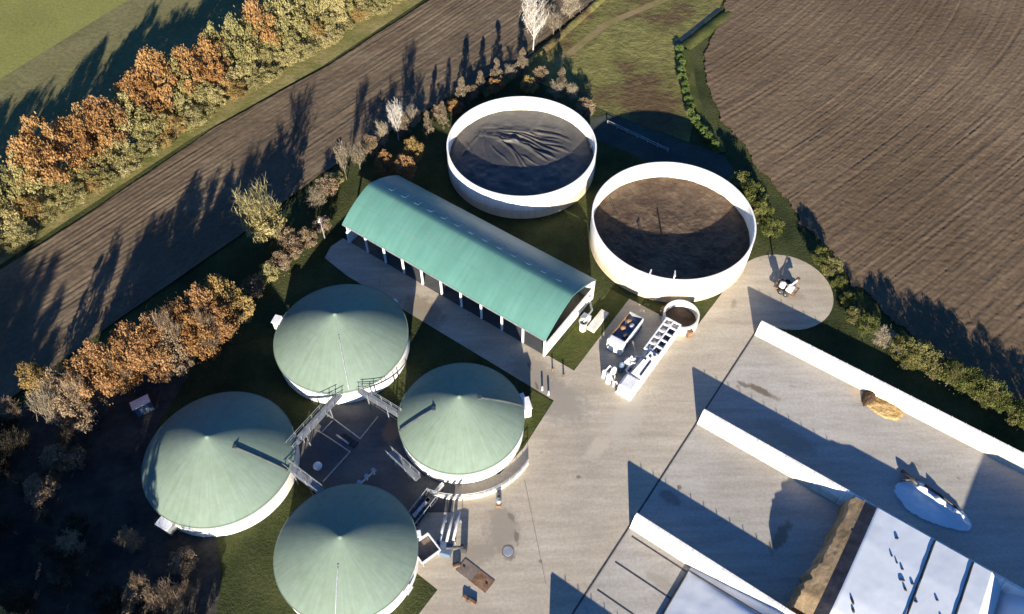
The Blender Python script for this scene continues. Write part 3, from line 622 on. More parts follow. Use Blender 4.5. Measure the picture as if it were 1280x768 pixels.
cr_ = .45 * np.exp(-((V - 1.35 + .12 * U) / .42) ** 2) * (1 + .8 * np.sin(U * 2.3 + np.sin(U * 5))) + .35 * np.exp(-((V - .9 + .2 * U) / .3) ** 2)
Z = .12 + np.clip(1 - d ** 2, 0, 1) * (.16 + cr_ * 1.5) + .16 * (fbm(U * 1.5, V * 1.5, 61) - .4) * (d < 1)
cs = put('crumpled_sheet', grid_mesh('crumpled_sheet', np.stack([U, V, Z], -1), (d[:-1, :-1] < 1.02)), M['sheet'], None, W(20.0, 67.4, .03), ROT, True)
tag(cs, 'crumpled white film bundle lying on the straw bay floor', 'film sheet')
for a, b, r_ in (((-5.0, 2.6, .35), (-2.6, 1.7, .5), .28), ((-1.8, 2.4, .25), (3.2, 1.5, .25), .16), ((-4.6, 1.2, .3), (-3.0, 2.4, .45), .2)):
    MB().tube([a, ((a[0] + b[0]) / 2, (a[1] + b[1]) / 2, a[2] + .12), b], r_, 8).build('black_roll', M['black_film'], cs, smooth=True)

# ------------------------------------------------------------------ gas plant
sk = thing('gas_skid', 'long white gas treatment skid with open framed bays and a closed end module', 'gas plant', W(-21.8, 65.6, 0), ROT)
MB().box(-1.25, 1.25, -7.4, 7.3, .03, .3).build('base_frame', M['white_metal'], sk)
MB().box(-1.2, 1.2, -7.4, -4.6, .3, 2.2).build('end_module', M['white_metal'], sk, bevel=.35)
MB().box(1.05, 1.2, -4.6, 7.2, .3, 2.3).build('side_wall', M['white_metal'], sk)
mm = MB(); mm.add([(-.5, -4.6, 2.55), (1.15, -4.6, 2.3), (1.15, .2, 2.3), (-.1, .2, 2.6), (-.5, -4.6, 2.4), (1.15, -4.6, 2.15), (1.15, .2, 2.15), (-.1, .2, 2.45)], [(0, 1, 2, 3), (4, 7, 6, 5), (0, 4, 5, 1), (1, 5, 6, 2), (2, 6, 7, 3), (3, 7, 4, 0)]); pn = mm.build('roof_panel', M['white_metal'], sk)
MB().box(.62, .85, -4.2, -1.2, 2.3, 2.46).build('slot', M['dark_metal'], pn)
for (x, y) in ((.3, -.6), (.7, .0), (-.1, -1.4)): MB().box(x - .18, x + .18, y - .15, y + .15, 2.4, 2.62).build('vent', M['dark_metal'], pn)
for y in (.4, 1.8, 3.2, 4.6, 6.0, 7.2):
    MB().box(-1.25, 1.25, y - .13, y + .13, 2.15, 2.35).build('cross_beam', M['white_metal'], sk)
    MB().box(-1.25, -1.1, y - .1, y + .1, .3, 2.2).build('frame_post', M['white_metal'], sk)
for x in (-1.18, 0.0): MB().box(x - .1, x + .1, .4, 7.2, 2.2, 2.38).build('top_rail', M['white_metal'], sk)
for y, r_ in ((1.1, .42), (2.5, .46), (3.9, .5), (5.3, .5), (6.6, .4)):
    MB().lathe([(r_, .3), (r_, 1.5), (r_ * .6, 1.8), (.02, 1.85)], 20, -.5, y).build('vessel', M['galv'], sk, smooth=True)
    MB().box(.2, .9, y - .5, y + .5, .3, 1.3).build('machine_bay', M['blue_metal'], sk)
MB().tube([(-.7, -4.3, 1.2), (-1.6, -4.0, 1.4), (-1.6, -1.0, 1.4), (-.7, -.5, 1.2)], .18).build('duct', M['white_metal'], sk, smooth=True)
ct = thing('engine_container', 'dark open-topped engine container with a bright white end', 'container', W(-27.0, 67.4, 0), ROT)
MB().box(-1.25, 1.25, -2.2, 3.1, .05, 1.7).build('body', M['blue_metal'], ct)
for x in (-1.2, 1.2): MB().box(x - .06, x + .06, -2.2, 3.1, 1.7, 2.5).build('side_wall', M['white_metal'] if x > 0 else M['rust'], ct)
MB().box(-1.25, 1.25, 3.05, 3.15, .05, 2.5).build('end_wall', M['galv'], ct)
MB().box(-1.35, 1.35, -3.4, -2.1, .05, 2.5).build('white_end', M['white_metal'], ct, bevel=.25)
for x, y, mt in ((-.55, .2, 'rust'), (.4, 1.2, 'galv'), (.5, -.9, 'dark_metal'), (-.5, 1.9, 'rust')): MB().lathe([(.42, 1.7), (.42, 2.15), (.2, 2.3), (.02, 2.32)], 16, x, y).build('engine_unit', M[mt], ct, smooth=True)
def filt(name, label, x, y, sets):
    t = thing(name, label, 'gas filter', (x, y, 0))
    for (dx, dy, r_, h_, mt) in sets:
        MB().lathe([(r_, .03), (r_, h_ * .85), (r_ * .6, h_), (.02, h_ + .03)], 16, dx, dy).build('vessel', M[mt], t, smooth=True)
    for a, b in zip(sets[:-1], sets[1:]): MB().tube([(a[0], a[1], a[3] * .7), ((a[0] + b[0]) / 2, (a[1] + b[1]) / 2, max(a[3], b[3]) * 1.15), (b[0], b[1], b[3] * .7)], .12).build('pipe', M['white_metal'], t, smooth=True)
filt('gas_filter', 'cluster of white filter vessels at the corner of the gas plant pad', 14.1, 62.6, [(0, 0, .42, 2.2, 'white_metal'), (.75, .9, .38, 2.6, 'white_metal'), (-.6, .9, .33, 1.8, 'white_metal'), (.7, -.7, .25, 1.4, 'galv'), (1.3, -1.2, .22, 1.2, 'dark_metal')])
filt('gas_scrubber', 'bluish scrubber vessels between the open container and the gas skid', 17.0, 65.0, [(0, 0, .45, 2.6, 'galv'), (.9, .3, .38, 2.2, 'white_metal'), (-.9, -.5, .4, 2.4, 'blue_metal')])

# ------------------------------------------------------------------ feeder yard
fd = thing('feed_hopper', 'square open steel feed hopper with white rim beside the digester', 'hopper', (-10.9, 36.9, 0), R(38))
hm = MB()
for z0, s0, z1, s1 in ((.9, 1.25, 2.0, 1.35), (.2, .6, .9, 1.25)):
    vs = [(-s0, -s0, z0), (s0, -s0, z0), (s0, s0, z0), (-s0, s0, z0), (-s1, -s1, z1), (s1, -s1, z1), (s1, s1, z1), (-s1, s1, z1)]
    hm.add(vs, [(0, 1, 5, 4), (1, 2, 6, 5), (2, 3, 7, 6), (3, 0, 4, 7)])
hm.build('bin', M['galv'], fd)
for (x0, x1, y0, y1) in ((-1.42, 1.42, -1.45, -1.28), (-1.42, 1.42, 1.28, 1.45), (-1.45, -1.28, -1.27, 1.27), (1.28, 1.45, -1.27, 1.27)): MB().box(x0, x1, y0, y1, 1.9, 2.08).build('rim', M['white_metal'], fd)
MB().box(-1.2, 1.2, -1.2, 1.2, 1.2, 1.45).build('feed', M['brick_brown'], fd)
for x in (-1, 1):
    for y in (-1, 1): MB().tube([(x * 1.15, y * 1.15, .03), (x * 1.15, y * 1.15, 1.0)], .07).build('leg', M['galv'], fd)
sc = thing('screw_conveyor', 'group of white screw conveyor tubes climbing beside the curved wall', 'conveyor', (-7.9, 39.6, 0), R(-15))
for k, x in enumerate((-.9, 0, .8)):
    MB().tube([(x, -1.9 + .3 * k, .9 + .2 * k), (x - .1, 1.4 + .3 * k, 2.2 + .3 * k)], .2).build('tube', M['galv'], sc, smooth=True)
MB().box(-1.2, .9, -3.2, -1.6, .03, 1.1).build('drive_housing', M['blue_metal'], sc, bevel=.06)
MB().tube([(.2, -2.4, 1.2), (2.3, -1.8, 1.4)], .2).build('side_screw', M['dark_metal'], sc); MB().box(1.9, 2.7, -2.1, -1.5, .03, 1.5).build('motor', M['dark_metal'], sc, bevel=.05)
for (x, y) in ((-1.0, 1.2), (1.0, 1.4), (-1.0, -1.4), (1.0, -1.2)): MB().tube([(x, y, .03), (x, y, 1.6)], .06, 6).build('leg', M['galv'], sc)
MB().box(-2.2, -1.3, -3.0, -2.5, .03, .7).build('white_guard', M['white_metal'], sc)
st = thing('stair_ramp', 'dark steel stair with railings between the two smaller digesters', 'stairs', (-12.1, 42.3, 0), R(52))
for k in range(9): MB().box(-2.7 + .6 * k, -2.12 + .6 * k, -.8, .8, .06 + .12 * k, .14 + .12 * k).build('tread', M['dark_metal'], st)
for s in (-1, 1):
    MB().tube([(-2.7, s * .85, 1.0), (2.7, s * .85, 2.1)], .05).build('handrail', M['galv'], st); MB().tube([(-2.7, s * .85, .1), (2.7, s * .85, 1.15)], .09).build('stringer', M['dark_metal'], st)
    for k in range(5): MB().tube([(-2.6 + 1.3 * k, s * .85, .1 + .25 * k), (-2.6 + 1.3 * k, s * .85, 1.0 + .27 * k)], .035, 6).build('post', M['galv'], st)
bk = thing('retaining_wall', 'low grey retaining wall in the shade beside the stair', 'wall', (-11.0, 43.9, 0), R(52)); MB().box(-2.9, 2.9, -.15, .15, 0, .9).build('wall', M['panel_conc'], bk); MB().box(-2.9, 2.9, -.2, .2, .9, .98).build('coping', M['galv'], bk)
pl = thing('steel_plate', 'brown steel cover plate lying flat on the yard by the hopper', 'plate', (-4.6, 34.1, 0), R(-37))
MB().box(-2.35, .0, -.95, .95, .03, .10).build('plate', M['brick_brown'], pl); MB().box(.04, 2.35, -.95, .95, .03, .09).build('plate', M['rust'], pl)
for x in (-1.8, 1.8): MB().box(x - .15, x + .15, -.06, .06, .09, .18).build('lifting_lug', M['dark_metal'], pl)
wbx = thing('timber_block', 'small brown timber block next to the steel cover plate', 'block', (-7.0, 35.4, 0), R(20)); MB().box(-.45, .45, -.3, .3, .03, .5).build('block', M['rust'], wbx, bevel=.04); MB().box(-.5, .5, -.08, .08, .5, .56).build('strap', M['dark_metal'], wbx)
lg = thing('timber_beam', 'short dark beam lying on the yard beyond the steel plate', 'beam', (-5.2, 31.1, 0), R(-30)); MB().box(-.95, .95, -.2, .2, .03, .38).build('beam', M['rust'], lg, bevel=.04); MB().box(-.3, -.1, -.23, .23, .03, .41).build('band', M['dark_metal'], lg)
bo = thing('hydrant', 'grey hydrant with dark pipe stub in front of the curved wall', 'hydrant', (-1.75, 43.6, 0)); MB().lathe([(.28, .03), (.28, 1.0), (.4, 1.0), (.35, 1.25), (.02, 1.3)], 16).build('body', M['galv'], bo, smooth=True); MB().tube([(0, 0, .8), (0, .9, .8)], .13).build('stub', M['dark_metal'], bo); MB().box(-.35, .35, -.5, -.1, .03, .5).build('cap_box', M['rust'], bo)
vl = thing('manhole', 'round manhole cover with brown grit on the yard near the hydrant', 'manhole', (-.5, 37.2, 0)); MB().lathe([(.02, .07), (.62, .07), (.66, .05), (.66, .03)], 24).build('cover', M['galv'], vl); MB().lathe([(.66, .03), (.66, .055), (.82, .055), (.82, .03)], 24).build('ring', M['brick_brown'], vl)
# pump rig on the turning pad
pg = thing('pump_trailer', 'slurry pump trailer with raised arm parked on the round pad', 'trailer', (43.6, 80.0, 0), R(-38))
MB().box(-1.7, 1.9, -.12, .12, .5, .68).build('drawbar', M['rust'], pg)
for (x0, x1, y0, y1) in ((-1.6, 1.9, -1.15, -.98), (-1.6, 1.9, .98, 1.15), (-1.6, -1.43, -.97, .97), (1.73, 1.9, -.97, .97)): MB().box(x0, x1, y0, y1, .5, .7).build('frame', M['rust'], pg)
MB().lathe([(.5, .7), (.5, 1.5), (.25, 1.75), (.02, 1.78)], 18, -.5, -.3).build('pump', M['panel_conc'], pg, smooth=True)
MB().box(.3, 1.3, -.8, .4, .7, 1.3).build('gearbox', M['white_metal'], pg, bevel=.06); MB().box(-1.5, -.7, .0, .9, .7, 1.6).build('tool_box', M['dark_metal'], pg, bevel=.05)
MB().tube([(-1.2, .6, 1.2), (-1.9, 2.2, 2.2), (-2.4, 4.4, 2.9)], .13).build('arm', M['dark_metal'], pg); MB().tube([(-1.7, .2, 1.0), (-2.6, 1.4, 1.3)], .09).build('hose', M['dark_metal'], pg); MB().tube([(.6, .3, 1.2), (.9, 1.8, 1.2)], .2).build('outlet', M['panel_conc'], pg); MB().lathe([(.3, 1.0), (.3, 1.5), (.02, 1.52)], 14, .95, 2.1).build('outlet_cap', M['rust'], pg)
for s in (-1, 1):
    for x in (-.2, .7):
        w_ = MB(); w_.lathe([(.15, -.13), (.45, -.13), (.48, -.05), (.48, .05), (.45, .13), (.15, .13)], 18); w_.v = [(p[0] + x, p[2] + s * 1.32, p[1] + .5) for p in w_.v]; wh = w_.build('wheel', M['black_film'], pg, smooth=True)
        h_ = MB(); h_.lathe([(.02, -.1), (.16, -.1), (.16, .1), (.02, .1)], 12); h_.v = [(p[0] + x, p[2] + s * 1.32, p[1] + .5) for p in h_.v]; h_.build('hub', M['galv'], wh)
# shed by the hedge, lamp, little posts
sh = thing('garden_shed', 'tiny shed with a pale metal roof under the orange hedge', 'shed', (-52.6, 58.0, 0), R(34))
MB().box(-1.15, 1.15, -.75, .75, 0, 1.7).build('wall', M['blue_metal'], sh)
mm = MB(); mm.add([(-1.3, -.95, 2.2), (1.3, -.95, 2.2), (1.3, .95, 1.65), (-1.3, .95, 1.65), (-1.3, -.95, 2.28), (1.3, -.95, 2.28), (1.3, .95, 1.73), (-1.3, .95, 1.73)], [(3, 2, 1, 0), (4, 5, 6, 7), (0, 1, 5, 4), (1, 2, 6, 5), (2, 3, 7, 6), (3, 0, 4, 7)]); mm.build('roof', M['white_metal'], sh)
dr = MB().box(-.4, .4, -.8, -.74, .05, 1.55).build('door', M['galv'], sh); MB().box(.25, .32, -.86, -.8, .7, .85).build('handle', M['dark_metal'], dr)
lp = thing('lamp_post', 'thin pale lamp post between the brown shrubs and the hall', 'lamp', (-31.5, 91.0, 0))
MB().tube([(0, 0, 0), (0, 0, 4.6)], [.10, .06]).build('pole', M['galv'], lp); MB().box(-.15, .15, -.7, .1, 4.55, 4.7).build('lamp_head', M['white_metal'], lp)
for i, (x, y) in enumerate(((4.4, 61.2), (5.3, 60.4))):
    b_ = thing('bollard', 'short white bollard on the grass corner by the digester service box', 'bollard', (x, y, 0), 0, 'white bollards on the grass corner'); MB().tube([(0, 0, 0), (0, 0, .9)], .14, 10).build('post', M['white_metal'], b_); MB().lathe([(.15, .6), (.16, .62), (.16, .75), (.15, .77)], 10).build('band', M['dark_metal'], b_)
for i, (x, y) in enumerate(((6.4, 65.4), (8.0, 64.4))):
    b_ = thing('bollard', 'short brown bollard at the corner of the hall gable grass', 'bollard', (x - .4, y - .9, 0), 0, 'brown bollards by the gable grass'); MB().tube([(0, 0, 0), (0, 0, .8)], .13, 10).build('post', M['rust'], b_); MB().lathe([(.14, .8), (.14, .84), (.02, .86)], 10).build('cap', M['dark_metal'], b_)
fr = thing('fence', 'low white post fence in the tank shadow behind the slurry tank', 'fence', (18.2, 120.4, 0), R(-37))
for k in range(7): MB().box(2.2 * k - .08, 2.2 * k + .08, -.08, .08, 0, .9).build('post', M['galv'], fr)
for z in (.4, .8): MB().box(0, 13.2, -.03, .03, z, z + .07).build('rail', M['galv'], fr)

# ditches: low earth banks with water behind
def ridge(name, pts, w, h, mat):
    P_ = [Vector((*p, 0)) for p in pts]; rows = []
    dense = []
    for a, b in zip(P_[:-1], P_[1:]):
        n = max(2, int((b - a).length / 1.0)); dense += [a.lerp(b, k / n) for k in range(n)]
    dense.append(P_[-1])
    for i, p in enumerate(dense):
        d = (dense[min(i + 1, len(dense) - 1)] - dense[max(0, i - 1)]).normalized(); nrm = Vector((-d.y, d.x, 0)); rows.append([])
        for k in range(9):
            t = k / 4 - 1; rows[-1].append(tuple(p + nrm * w * t + Vector((0, 0, -.02 + h * (1 - t * t) * (.8 + .5 * noise.noise(p * .4 + Vector((t, 0, 3))))))))
    return tag(put(name, grid_mesh(name, np.array(rows)), mat, smooth=True), kind='structure')
ridge('ditch_bank', [(47.4, 157.2), (43.8, 153.4), (35.8, 144.6)], 1.6, .6, M['verge'])
ridge('ditch_bank', [(36.2, 143.5), (35.6, 132), (36.0, 122), (38.5, 112)], 1.2, .5, M['verge'])
ridge('ditch_bank', [(24, 169), (18.9, 161.4), (3.5, 139.4), (0.2, 135.4), (-6, 129)], 1.0, .9, M['paddock'])
struct('ditch_water', poly([(46.2, 159.2), (45.2, 159.4), (34.2, 146.6), (35.2, 146.0)], .016), M['water'])
struct('ditch_water', poly([(17.2, 163), (18.4, 163), (2.6, 140.8), (1.6, 141.2)], .016), M['water'])

# ------------------------------------------------------------------ vegetation
def leaf_quads(C, size, rg, flat=0.0):
    n = len(C); a = rg.normal(size=(n, 3)); a[:, 2] *= (1 - flat); a /= np.linalg.norm(a, axis=1, keepdims=True)
    b = rg.normal(size=(n, 3)); b -= a * (a * b).sum(1, keepdims=True); b /= np.linalg.norm(b, axis=1, keepdims=True)
    s = size * rg.uniform(.6, 1.3, (n, 1)); c = s * rg.uniform(.45, .8, (n, 1))
    V_ = np.stack([C - a * s, C - b * c, C + a * s, C + b * c], 1).reshape(-1, 3)
    return V_, np.arange(n * 4).reshape(n, 4)
def twig_quads(P0, P1, w):
    d = P1 - P0; up = np.array([.3, .2, 1.0]); s = np.cross(d, up); s /= (np.linalg.norm(s, axis=1, keepdims=True) + 1e-6)
    V_ = np.stack([P0 - s * w, P0 + s * w, P1 + s * w * .4, P1 - s * w * .4], 1).reshape(-1, 3)
    return V_, np.arange(len(P0) * 4).reshape(-1, 4)
def tree_meshes(kind, seed):
    """unit tree about 1 m tall and 1 m wide; scaled per object.  kind: round, tall, cone, bare, spread"""
    rg = np.random.default_rng(seed); rd = random.Random(seed)
    lim = []; clumps = []
    ncl = {'round': 38, 'tall': 42, 'cone': 40, 'spread': 46}.get(kind, 30)
    for k in range(ncl):
        for _ in range(50):
            p = rg.uniform(-1, 1, 3)
            if kind == 'cone':
                h = rg.uniform(.10, .97); rad = .46 * (1 - h) ** .8 * rg.uniform(.55, 1.0); an = rg.uniform(0, 2 * PI); c = np.array([rad * math.cos(an), rad * math.sin(an), h]); break
            d = np.linalg.norm(p)
            if .62 < d < .98: 
                c = np.array([p[0] * .40, p[1] * .40, .54 + p[2] * (.40 if kind != 'spread' else .36)])
                if kind == 'tall': c[:2] *= 1.05 - .45 * max(0, p[2])
                break
        clumps.append(c)
    clumps = np.array(clumps); cw = rg.uniform(.055, .135, ncl) * (.8 if kind == 'cone' else 1.0)
    mb = MB()
    top = .9 if kind in ('cone', 'bare', 'tall') else .62
    pts = [(0, 0, -.02)]; x = y = 0
    for k in range(1, 6): x += rd.uniform(-.02, .02); y += rd.uniform(-.02, .02); pts.append((x, y, top * k / 5))
    r0 = .035 if kind != 'bare' else .022
    mb.tube(pts, [r0 * (1 - .15 * k) for k in range(6)], 6)
    if kind == 'bare':
        tw0 = []; tw1 = []; ww = []
        for k in range(26):
            h = rd.uniform(.12, .85); an = rd.uniform(0, 2 * PI); L = (.46 - .32 * max(0, h - .35)) * rd.uniform(.7, 1.1)
            b0 = Vector((0, 0, h)); b1 = b0 + Vector((math.cos(an) * L * .8, math.sin(an) * L * .8, L * rd.uniform(.45, 1.0)))
            if b1.z > 1: b1.z = 1
            mb.tube([b0, (b0 + b1) / 2 + Vector((0, 0, -.02)), b1], [.009, .006, .003], 4, False)
            for j in range(46):
                t = rd.uniform(.15, 1.0); s = b0.lerp(b1, t); dirv = Vector((rd.gauss(0, 1), rd.gauss(0, 1), rd.gauss(.5, .7))).normalized(); l = rd.uniform(.05, .16)
                tw0.append(s); tw1.append(s + dirv * l)
                for q_ in range(2):
                    s2 = s + dirv * l * rd.uniform(.3, 1); d2 = (dirv + Vector((rd.gauss(0, .6), rd.gauss(0, .6), rd.gauss(0, .6)))).normalized(); tw0.append(s2); tw1.append(s2 + d2 * l * .6)
        V_, Q_ = twig_quads(np.array(tw0), np.array(tw1), .0035)
        crown = quads_mesh('crown', V_, Q_, np.repeat(rg.uniform(0, 1, len(Q_)), 4))
    else:
        for c in clumps[:14]:
            h = rd.uniform(.15, .55); b0 = Vector((0, 0, h * .8)); b1 = Vector(c); mb.tube([b0, (b0 + b1) / 2 + Vector((0, 0, .03)), b1], [.014, .009, .004], 5, False)
        npl = {'round': 125, 'tall': 125, 'cone': 110, 'spread': 115}[kind]
        C = []; T = []
        for c, w in zip(clumps, cw):
            q_ = rg.normal(size=(npl, 3)); q_ /= np.linalg.norm(q_, axis=1, keepdims=True); q_ *= (rg.uniform(.2, 1, (npl, 1)) ** .5) * w * np.array([1.15, 1.15, .9])
            C.append(c + q_); T.append(np.clip(rg.uniform(.15, .85) + rg.normal(0, .16, npl), 0, 1))
        n3 = 420; q_ = rg.normal(size=(n3, 3)) * np.array([.15, .15, .17]) + np.array([0, 0, .5]); 
        if kind == 'cone': q_[:, :2] *= (1.1 - np.clip(q_[:, 2:3], 0, 1)) 
        C.append(q_); T.append(rg.uniform(0, .6, n3))
        C = np.concatenate(C); T = np.concatenate(T); C[:, 2] = np.clip(C[:, 2], .02, 1.0)
        V_, Q_ = leaf_quads(C, .0205 if kind != 'cone' else .019, rg)
        crown = quads_mesh('crown', V_, Q_, np.repeat(T, 4))
    tm = bpy.data.meshes.new('trunk'); tm.from_pydata(mb.v, [], mb.f)
    return tm, crown
LEAF = {
 'orange': mat_leaf('leaf_orange', (.21, .105, .042), (.36, .205, .082), (.46, .30, .135), .4),
 'russet': mat_leaf('leaf_russet', (.19, .104, .046), (.33, .188, .086), (.43, .27, .135), .4),
 'olive': mat_leaf('leaf_olive', (.17, .160, .065), (.32, .290, .125), (.44, .395, .20), .35),
 'gold': mat_leaf('leaf_gold', (.20, .14, .055), (.35, .245, .095), (.46, .35, .155), .4),
 'green': mat_leaf('leaf_green', (.055, .070, .022), (.125, .140, .042), (.25, .245, .085), .35),
 'tan': mat_leaf('twig_tan', (.20, .165, .11), (.32, .27, .19), (.44, .38, .28), .2),
 'pale': mat_leaf('twig_pale', (.34, .31, .26), (.52, .48, .42), (.68, .65, .60), .15),
 'yellowtwig': mat_leaf('twig_yellow', (.24, .205, .09), (.38, .33, .15), (.50, .44, .23), .25),
 'brown': mat_leaf('leaf_brown', (.16, .115, .07), (.27, .20, .13), (.38, .29, .195), .3),
 'greenolive': mat_leaf('leaf_green_olive', (.085, .085, .030), (.17, .165, .06), (.29, .265, .11), .35),
 'ditchgreen': mat_leaf('leaf_ditch_green', (.07, .11, .030), (.14, .20, .055), (.24, .29, .10), .35),
 'conebrown': mat_leaf('leaf_greybrown', (.10, .08, .055), (.18, .145, .10), (.28, .23, .165), .3),
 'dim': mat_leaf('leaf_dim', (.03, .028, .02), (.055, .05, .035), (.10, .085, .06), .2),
}
CACHE = {}
def crown_data(kind, var, leaf):
    k = (kind, var)
    if k not in CACHE: CACHE[k] = tree_meshes(kind, 100 + var * 7 + {'round': 0, 'tall': 1000, 'cone': 2000, 'bare': 3000, 'spread': 4000}[kind])
    kk = (kind, var, leaf)
    if kk not in CACHE:
        tm, cm = CACHE[k]; t2 = tm.copy(); c2 = cm.copy(); t2.materials.clear(); c2.materials.clear()
        t2.materials.append(M['pale_bark'] if leaf in ('pale',) else M['bark']); c2.materials.append(LEAF[leaf]); CACHE[kk] = (t2, c2)
    return CACHE[kk]
TR = random.Random(5)
def tree(name, label, cat, x, y, h, w, kind, leaf, group=None, var=None, z=0):
    var = TR.randrange(4) if var is None else var
    tm, cm = crown_data(kind, var, leaf)
    t = thing(name, label, cat, (x, y, z), TR.uniform(0, 6.28), group); t.scale = (w, w * TR.uniform(.9, 1.1), h)
    for n_, me in (('trunk', tm), ('crown', cm)):
        o = bpy.data.objects.new(n_, me); COL.objects.link(o); o.parent = t
    return t
J = lambda a: TR.uniform(-a, a)
# long hedge beyond the ploughed strip: tall orange trees behind, olive shrubs in front
LH = {'orange': ('orange_tree', 'tall orange autumn tree in the long hedge beyond the ploughed strip', 'tall orange trees of the long hedge'),
      'russet': ('russet_tree', 'tall russet-brown tree in the long hedge beyond the ploughed strip', 'tall russet trees of the long hedge'),
      'olive': ('olive_tree', 'tall olive-green tree in the long hedge beyond the ploughed strip', 'tall olive trees of the long hedge')}
OR = ((34, 48.5), (56, 62), (67, 72), (84, 89)); RU = ((48.5, 52), (72, 75)); v = -6.0
while v < 152:
    p = W(-124.0 + J(1.0) + .07 * max(0, v - 60), v + J(.6))
    leaf = 'orange' if any(a < v < b for a, b in OR) else 'russet' if any(a < v < b for a, b in RU) else 'olive'
    n_, lab, gp = LH[leaf]
    if leaf == 'olive': tree(n_, lab, 'tree', p.x, p.y, 13.2 + J(2.2), 6.8 + J(1.2), TR.choice(('round', 'tall')), leaf, gp)
    else: tree(n_, lab, 'tree', p.x, p.y, 14.6 + J(1.8), 8.2 + J(1.0), TR.choice(('tall', 'round')), leaf, gp)
    v += 3.5 + J(.6)
v = -8.0
while v < 150:
    for u0, hh in ((-119.0, 3.6), (-121.6, 5.6)):
        p = W(u0 + J(.8) + .07 * max(0, v - 60), v + J(1.2)); lf = TR.choice(('olive', 'olive', 'olive', 'yellowtwig', 'olive', 'gold'))
        nm, lab = {'olive': ('olive_shrub', 'low olive shrub along the bank side of the long hedge'), 'yellowtwig': ('pale_shrub', 'low straw-coloured shrub along the bank side of the long hedge'), 'gold': ('golden_shrub', 'low golden shrub along the bank side of the long hedge')}[lf]
        tree(nm, lab, 'shrub', p.x, p.y, hh + J(.9), 5.2 + J(.9), TR.choice(('round', 'spread')), lf, nm.replace('_', ' ') + 's of the long hedge')
    v += 3.2 + J(.5)
# orange hedge along the near side of the strip
hl_ = [(-60.6, 56.6, 10.0), (-58.0, 58.6, 11.4), (-56.2, 60.8, 12.0), (-55.6, 61.6, 9.4), (-53.2, 63.4, 12.4), (-50.6, 62.8, 10.2), (-50.0, 65.8, 12.6), (-48.2, 64.2, 10.2), (-47.4, 68.2, 12.6), (-45.2, 67.0, 10.6), (-44.6, 70.8, 12.2), (-42.6, 69.6, 10.0)]
for i, (x, y, h) in enumerate(hl_):
    lf = ('brown', 'russet', 'russet', 'orange', 'russet', 'russet', 'russet', 'brown', 'russet', 'orange', 'russet', 'russet')[i]
    tree(lf + '_tree', lf + {'russet': '-leaved tree in the dense hedge behind the tiny shed', 'orange': ' tree among the russet ones behind the tiny shed', 'brown': ' half-bare tree among the russet ones behind the tiny shed'}[lf], 'tree', x, y, h * 1.06 + J(1.2), 6.6 + J(1.2), TR.choice(('round', 'tall')), lf, lf + ' trees by the shed')
    tree('leafless_tree', 'thin leafless tree poking through the russet hedge', 'tree', x + 1.4 + J(.8), y - .6 + J(.8), h * .95 + J(1), 4.2 + J(.8), 'bare', 'brown', 'leafless trees in the russet hedge') if i % 3 == 0 else None
tree('gold_tree', 'orange-yellow tree at the hall end of the russet hedge', 'tree', -43.2, 73.4, 11.4, 6.2, 'tall', 'gold')
tree('gold_tree', 'small yellow-orange shrub tree at the far corner of the russet hedge', 'tree', -41.2, 73.4, 8.0, 5.0, 'round', 'gold')
tree('yellow_tree', 'lone yellow-green tree standing apart at the strip corner', 'tree', -66.2, 59.4, 9.4, 5.0, 'round', 'gold')
tree('bare_tree', 'brown leafless tree at the woodland end of the russet hedge', 'tree', -61.8, 54.6, 10.2, 6.4, 'bare', 'tan')
tree('brown_tree', 'brown shrub tree below the woodland end of the russet hedge', 'tree', -59.6, 54.6, 8.2, 5.0, 'tall', 'brown')
for x, y, h, w, l in ((-40.6, 78.8, 4.2, 4.0, 'brown'), (-38.6, 81.8, 4.2, 3.8, 'olive'), (-37.2, 84.0, 4.2, 4.0, 'brown'), (-35.4, 86.6, 4.6, 4.2, 'brown'), (-33.6, 89.0, 4.4, 4.0, 'brown'), (-36.6, 88.8, 4.6, 4.0, 'brown'), (-31.8, 92.4, 3.6, 3.6, 'brown')):
    tree('brown_shrub' if l == 'brown' else 'green_shrub', 'brown shrub in the row between the golden tree and the hall' if l == 'brown' else 'yellow-green shrub among the brown shrubs near the hall', 'shrub', x, y, h, w, 'round', l, 'brown shrubs towards the hall' if l == 'brown' else None)
tree('willow', 'big pale yellow leafless willow at the edge of the ploughed strip', 'tree', -40.8, 90.6, 10.6, 10.8, 'bare', 'yellowtwig', var=1)
tree('willow', 'dense rounded yellow bush filling the foot of the big pale willow', 'shrub', -40.6, 90.8, 8.2, 8.6, 'round', 'yellowtwig', var=2)
tree('bare_tree', 'slim pale leafless tree near the far end of the hall roof', 'tree', -29.6, 105.2, 7.6, 4.4, 'bare', 'tan')
tree('green_shrub', 'low green shrub at the foot of the slim pale leafless tree', 'shrub', -31.4, 103.6, 3.0, 4.0, 'round', 'olive')
tree('bare_tree', 'white-twigged leafless tree between the ploughed strip and covered tank', 'tree', -21.2, 115.8, 8.0, 5.0, 'bare', 'pale')
tree('birch', 'tall white leafless birch by the ditch above the covered tank', 'tree', 4.4, 144.0, 13.0, 7.0, 'bare', 'pale')
for x, y, h, w in ((8.8, 149.5, 5.5, 6.0), (12.5, 155, 6.0, 6.5), (6.4, 151.0, 6.5, 6.0)):
    tree('bare_bush', 'tan leafless bush behind the white birch along the ditch', 'shrub', x, y, h, w, 'bare', 'tan', 'tan bushes behind the birch')
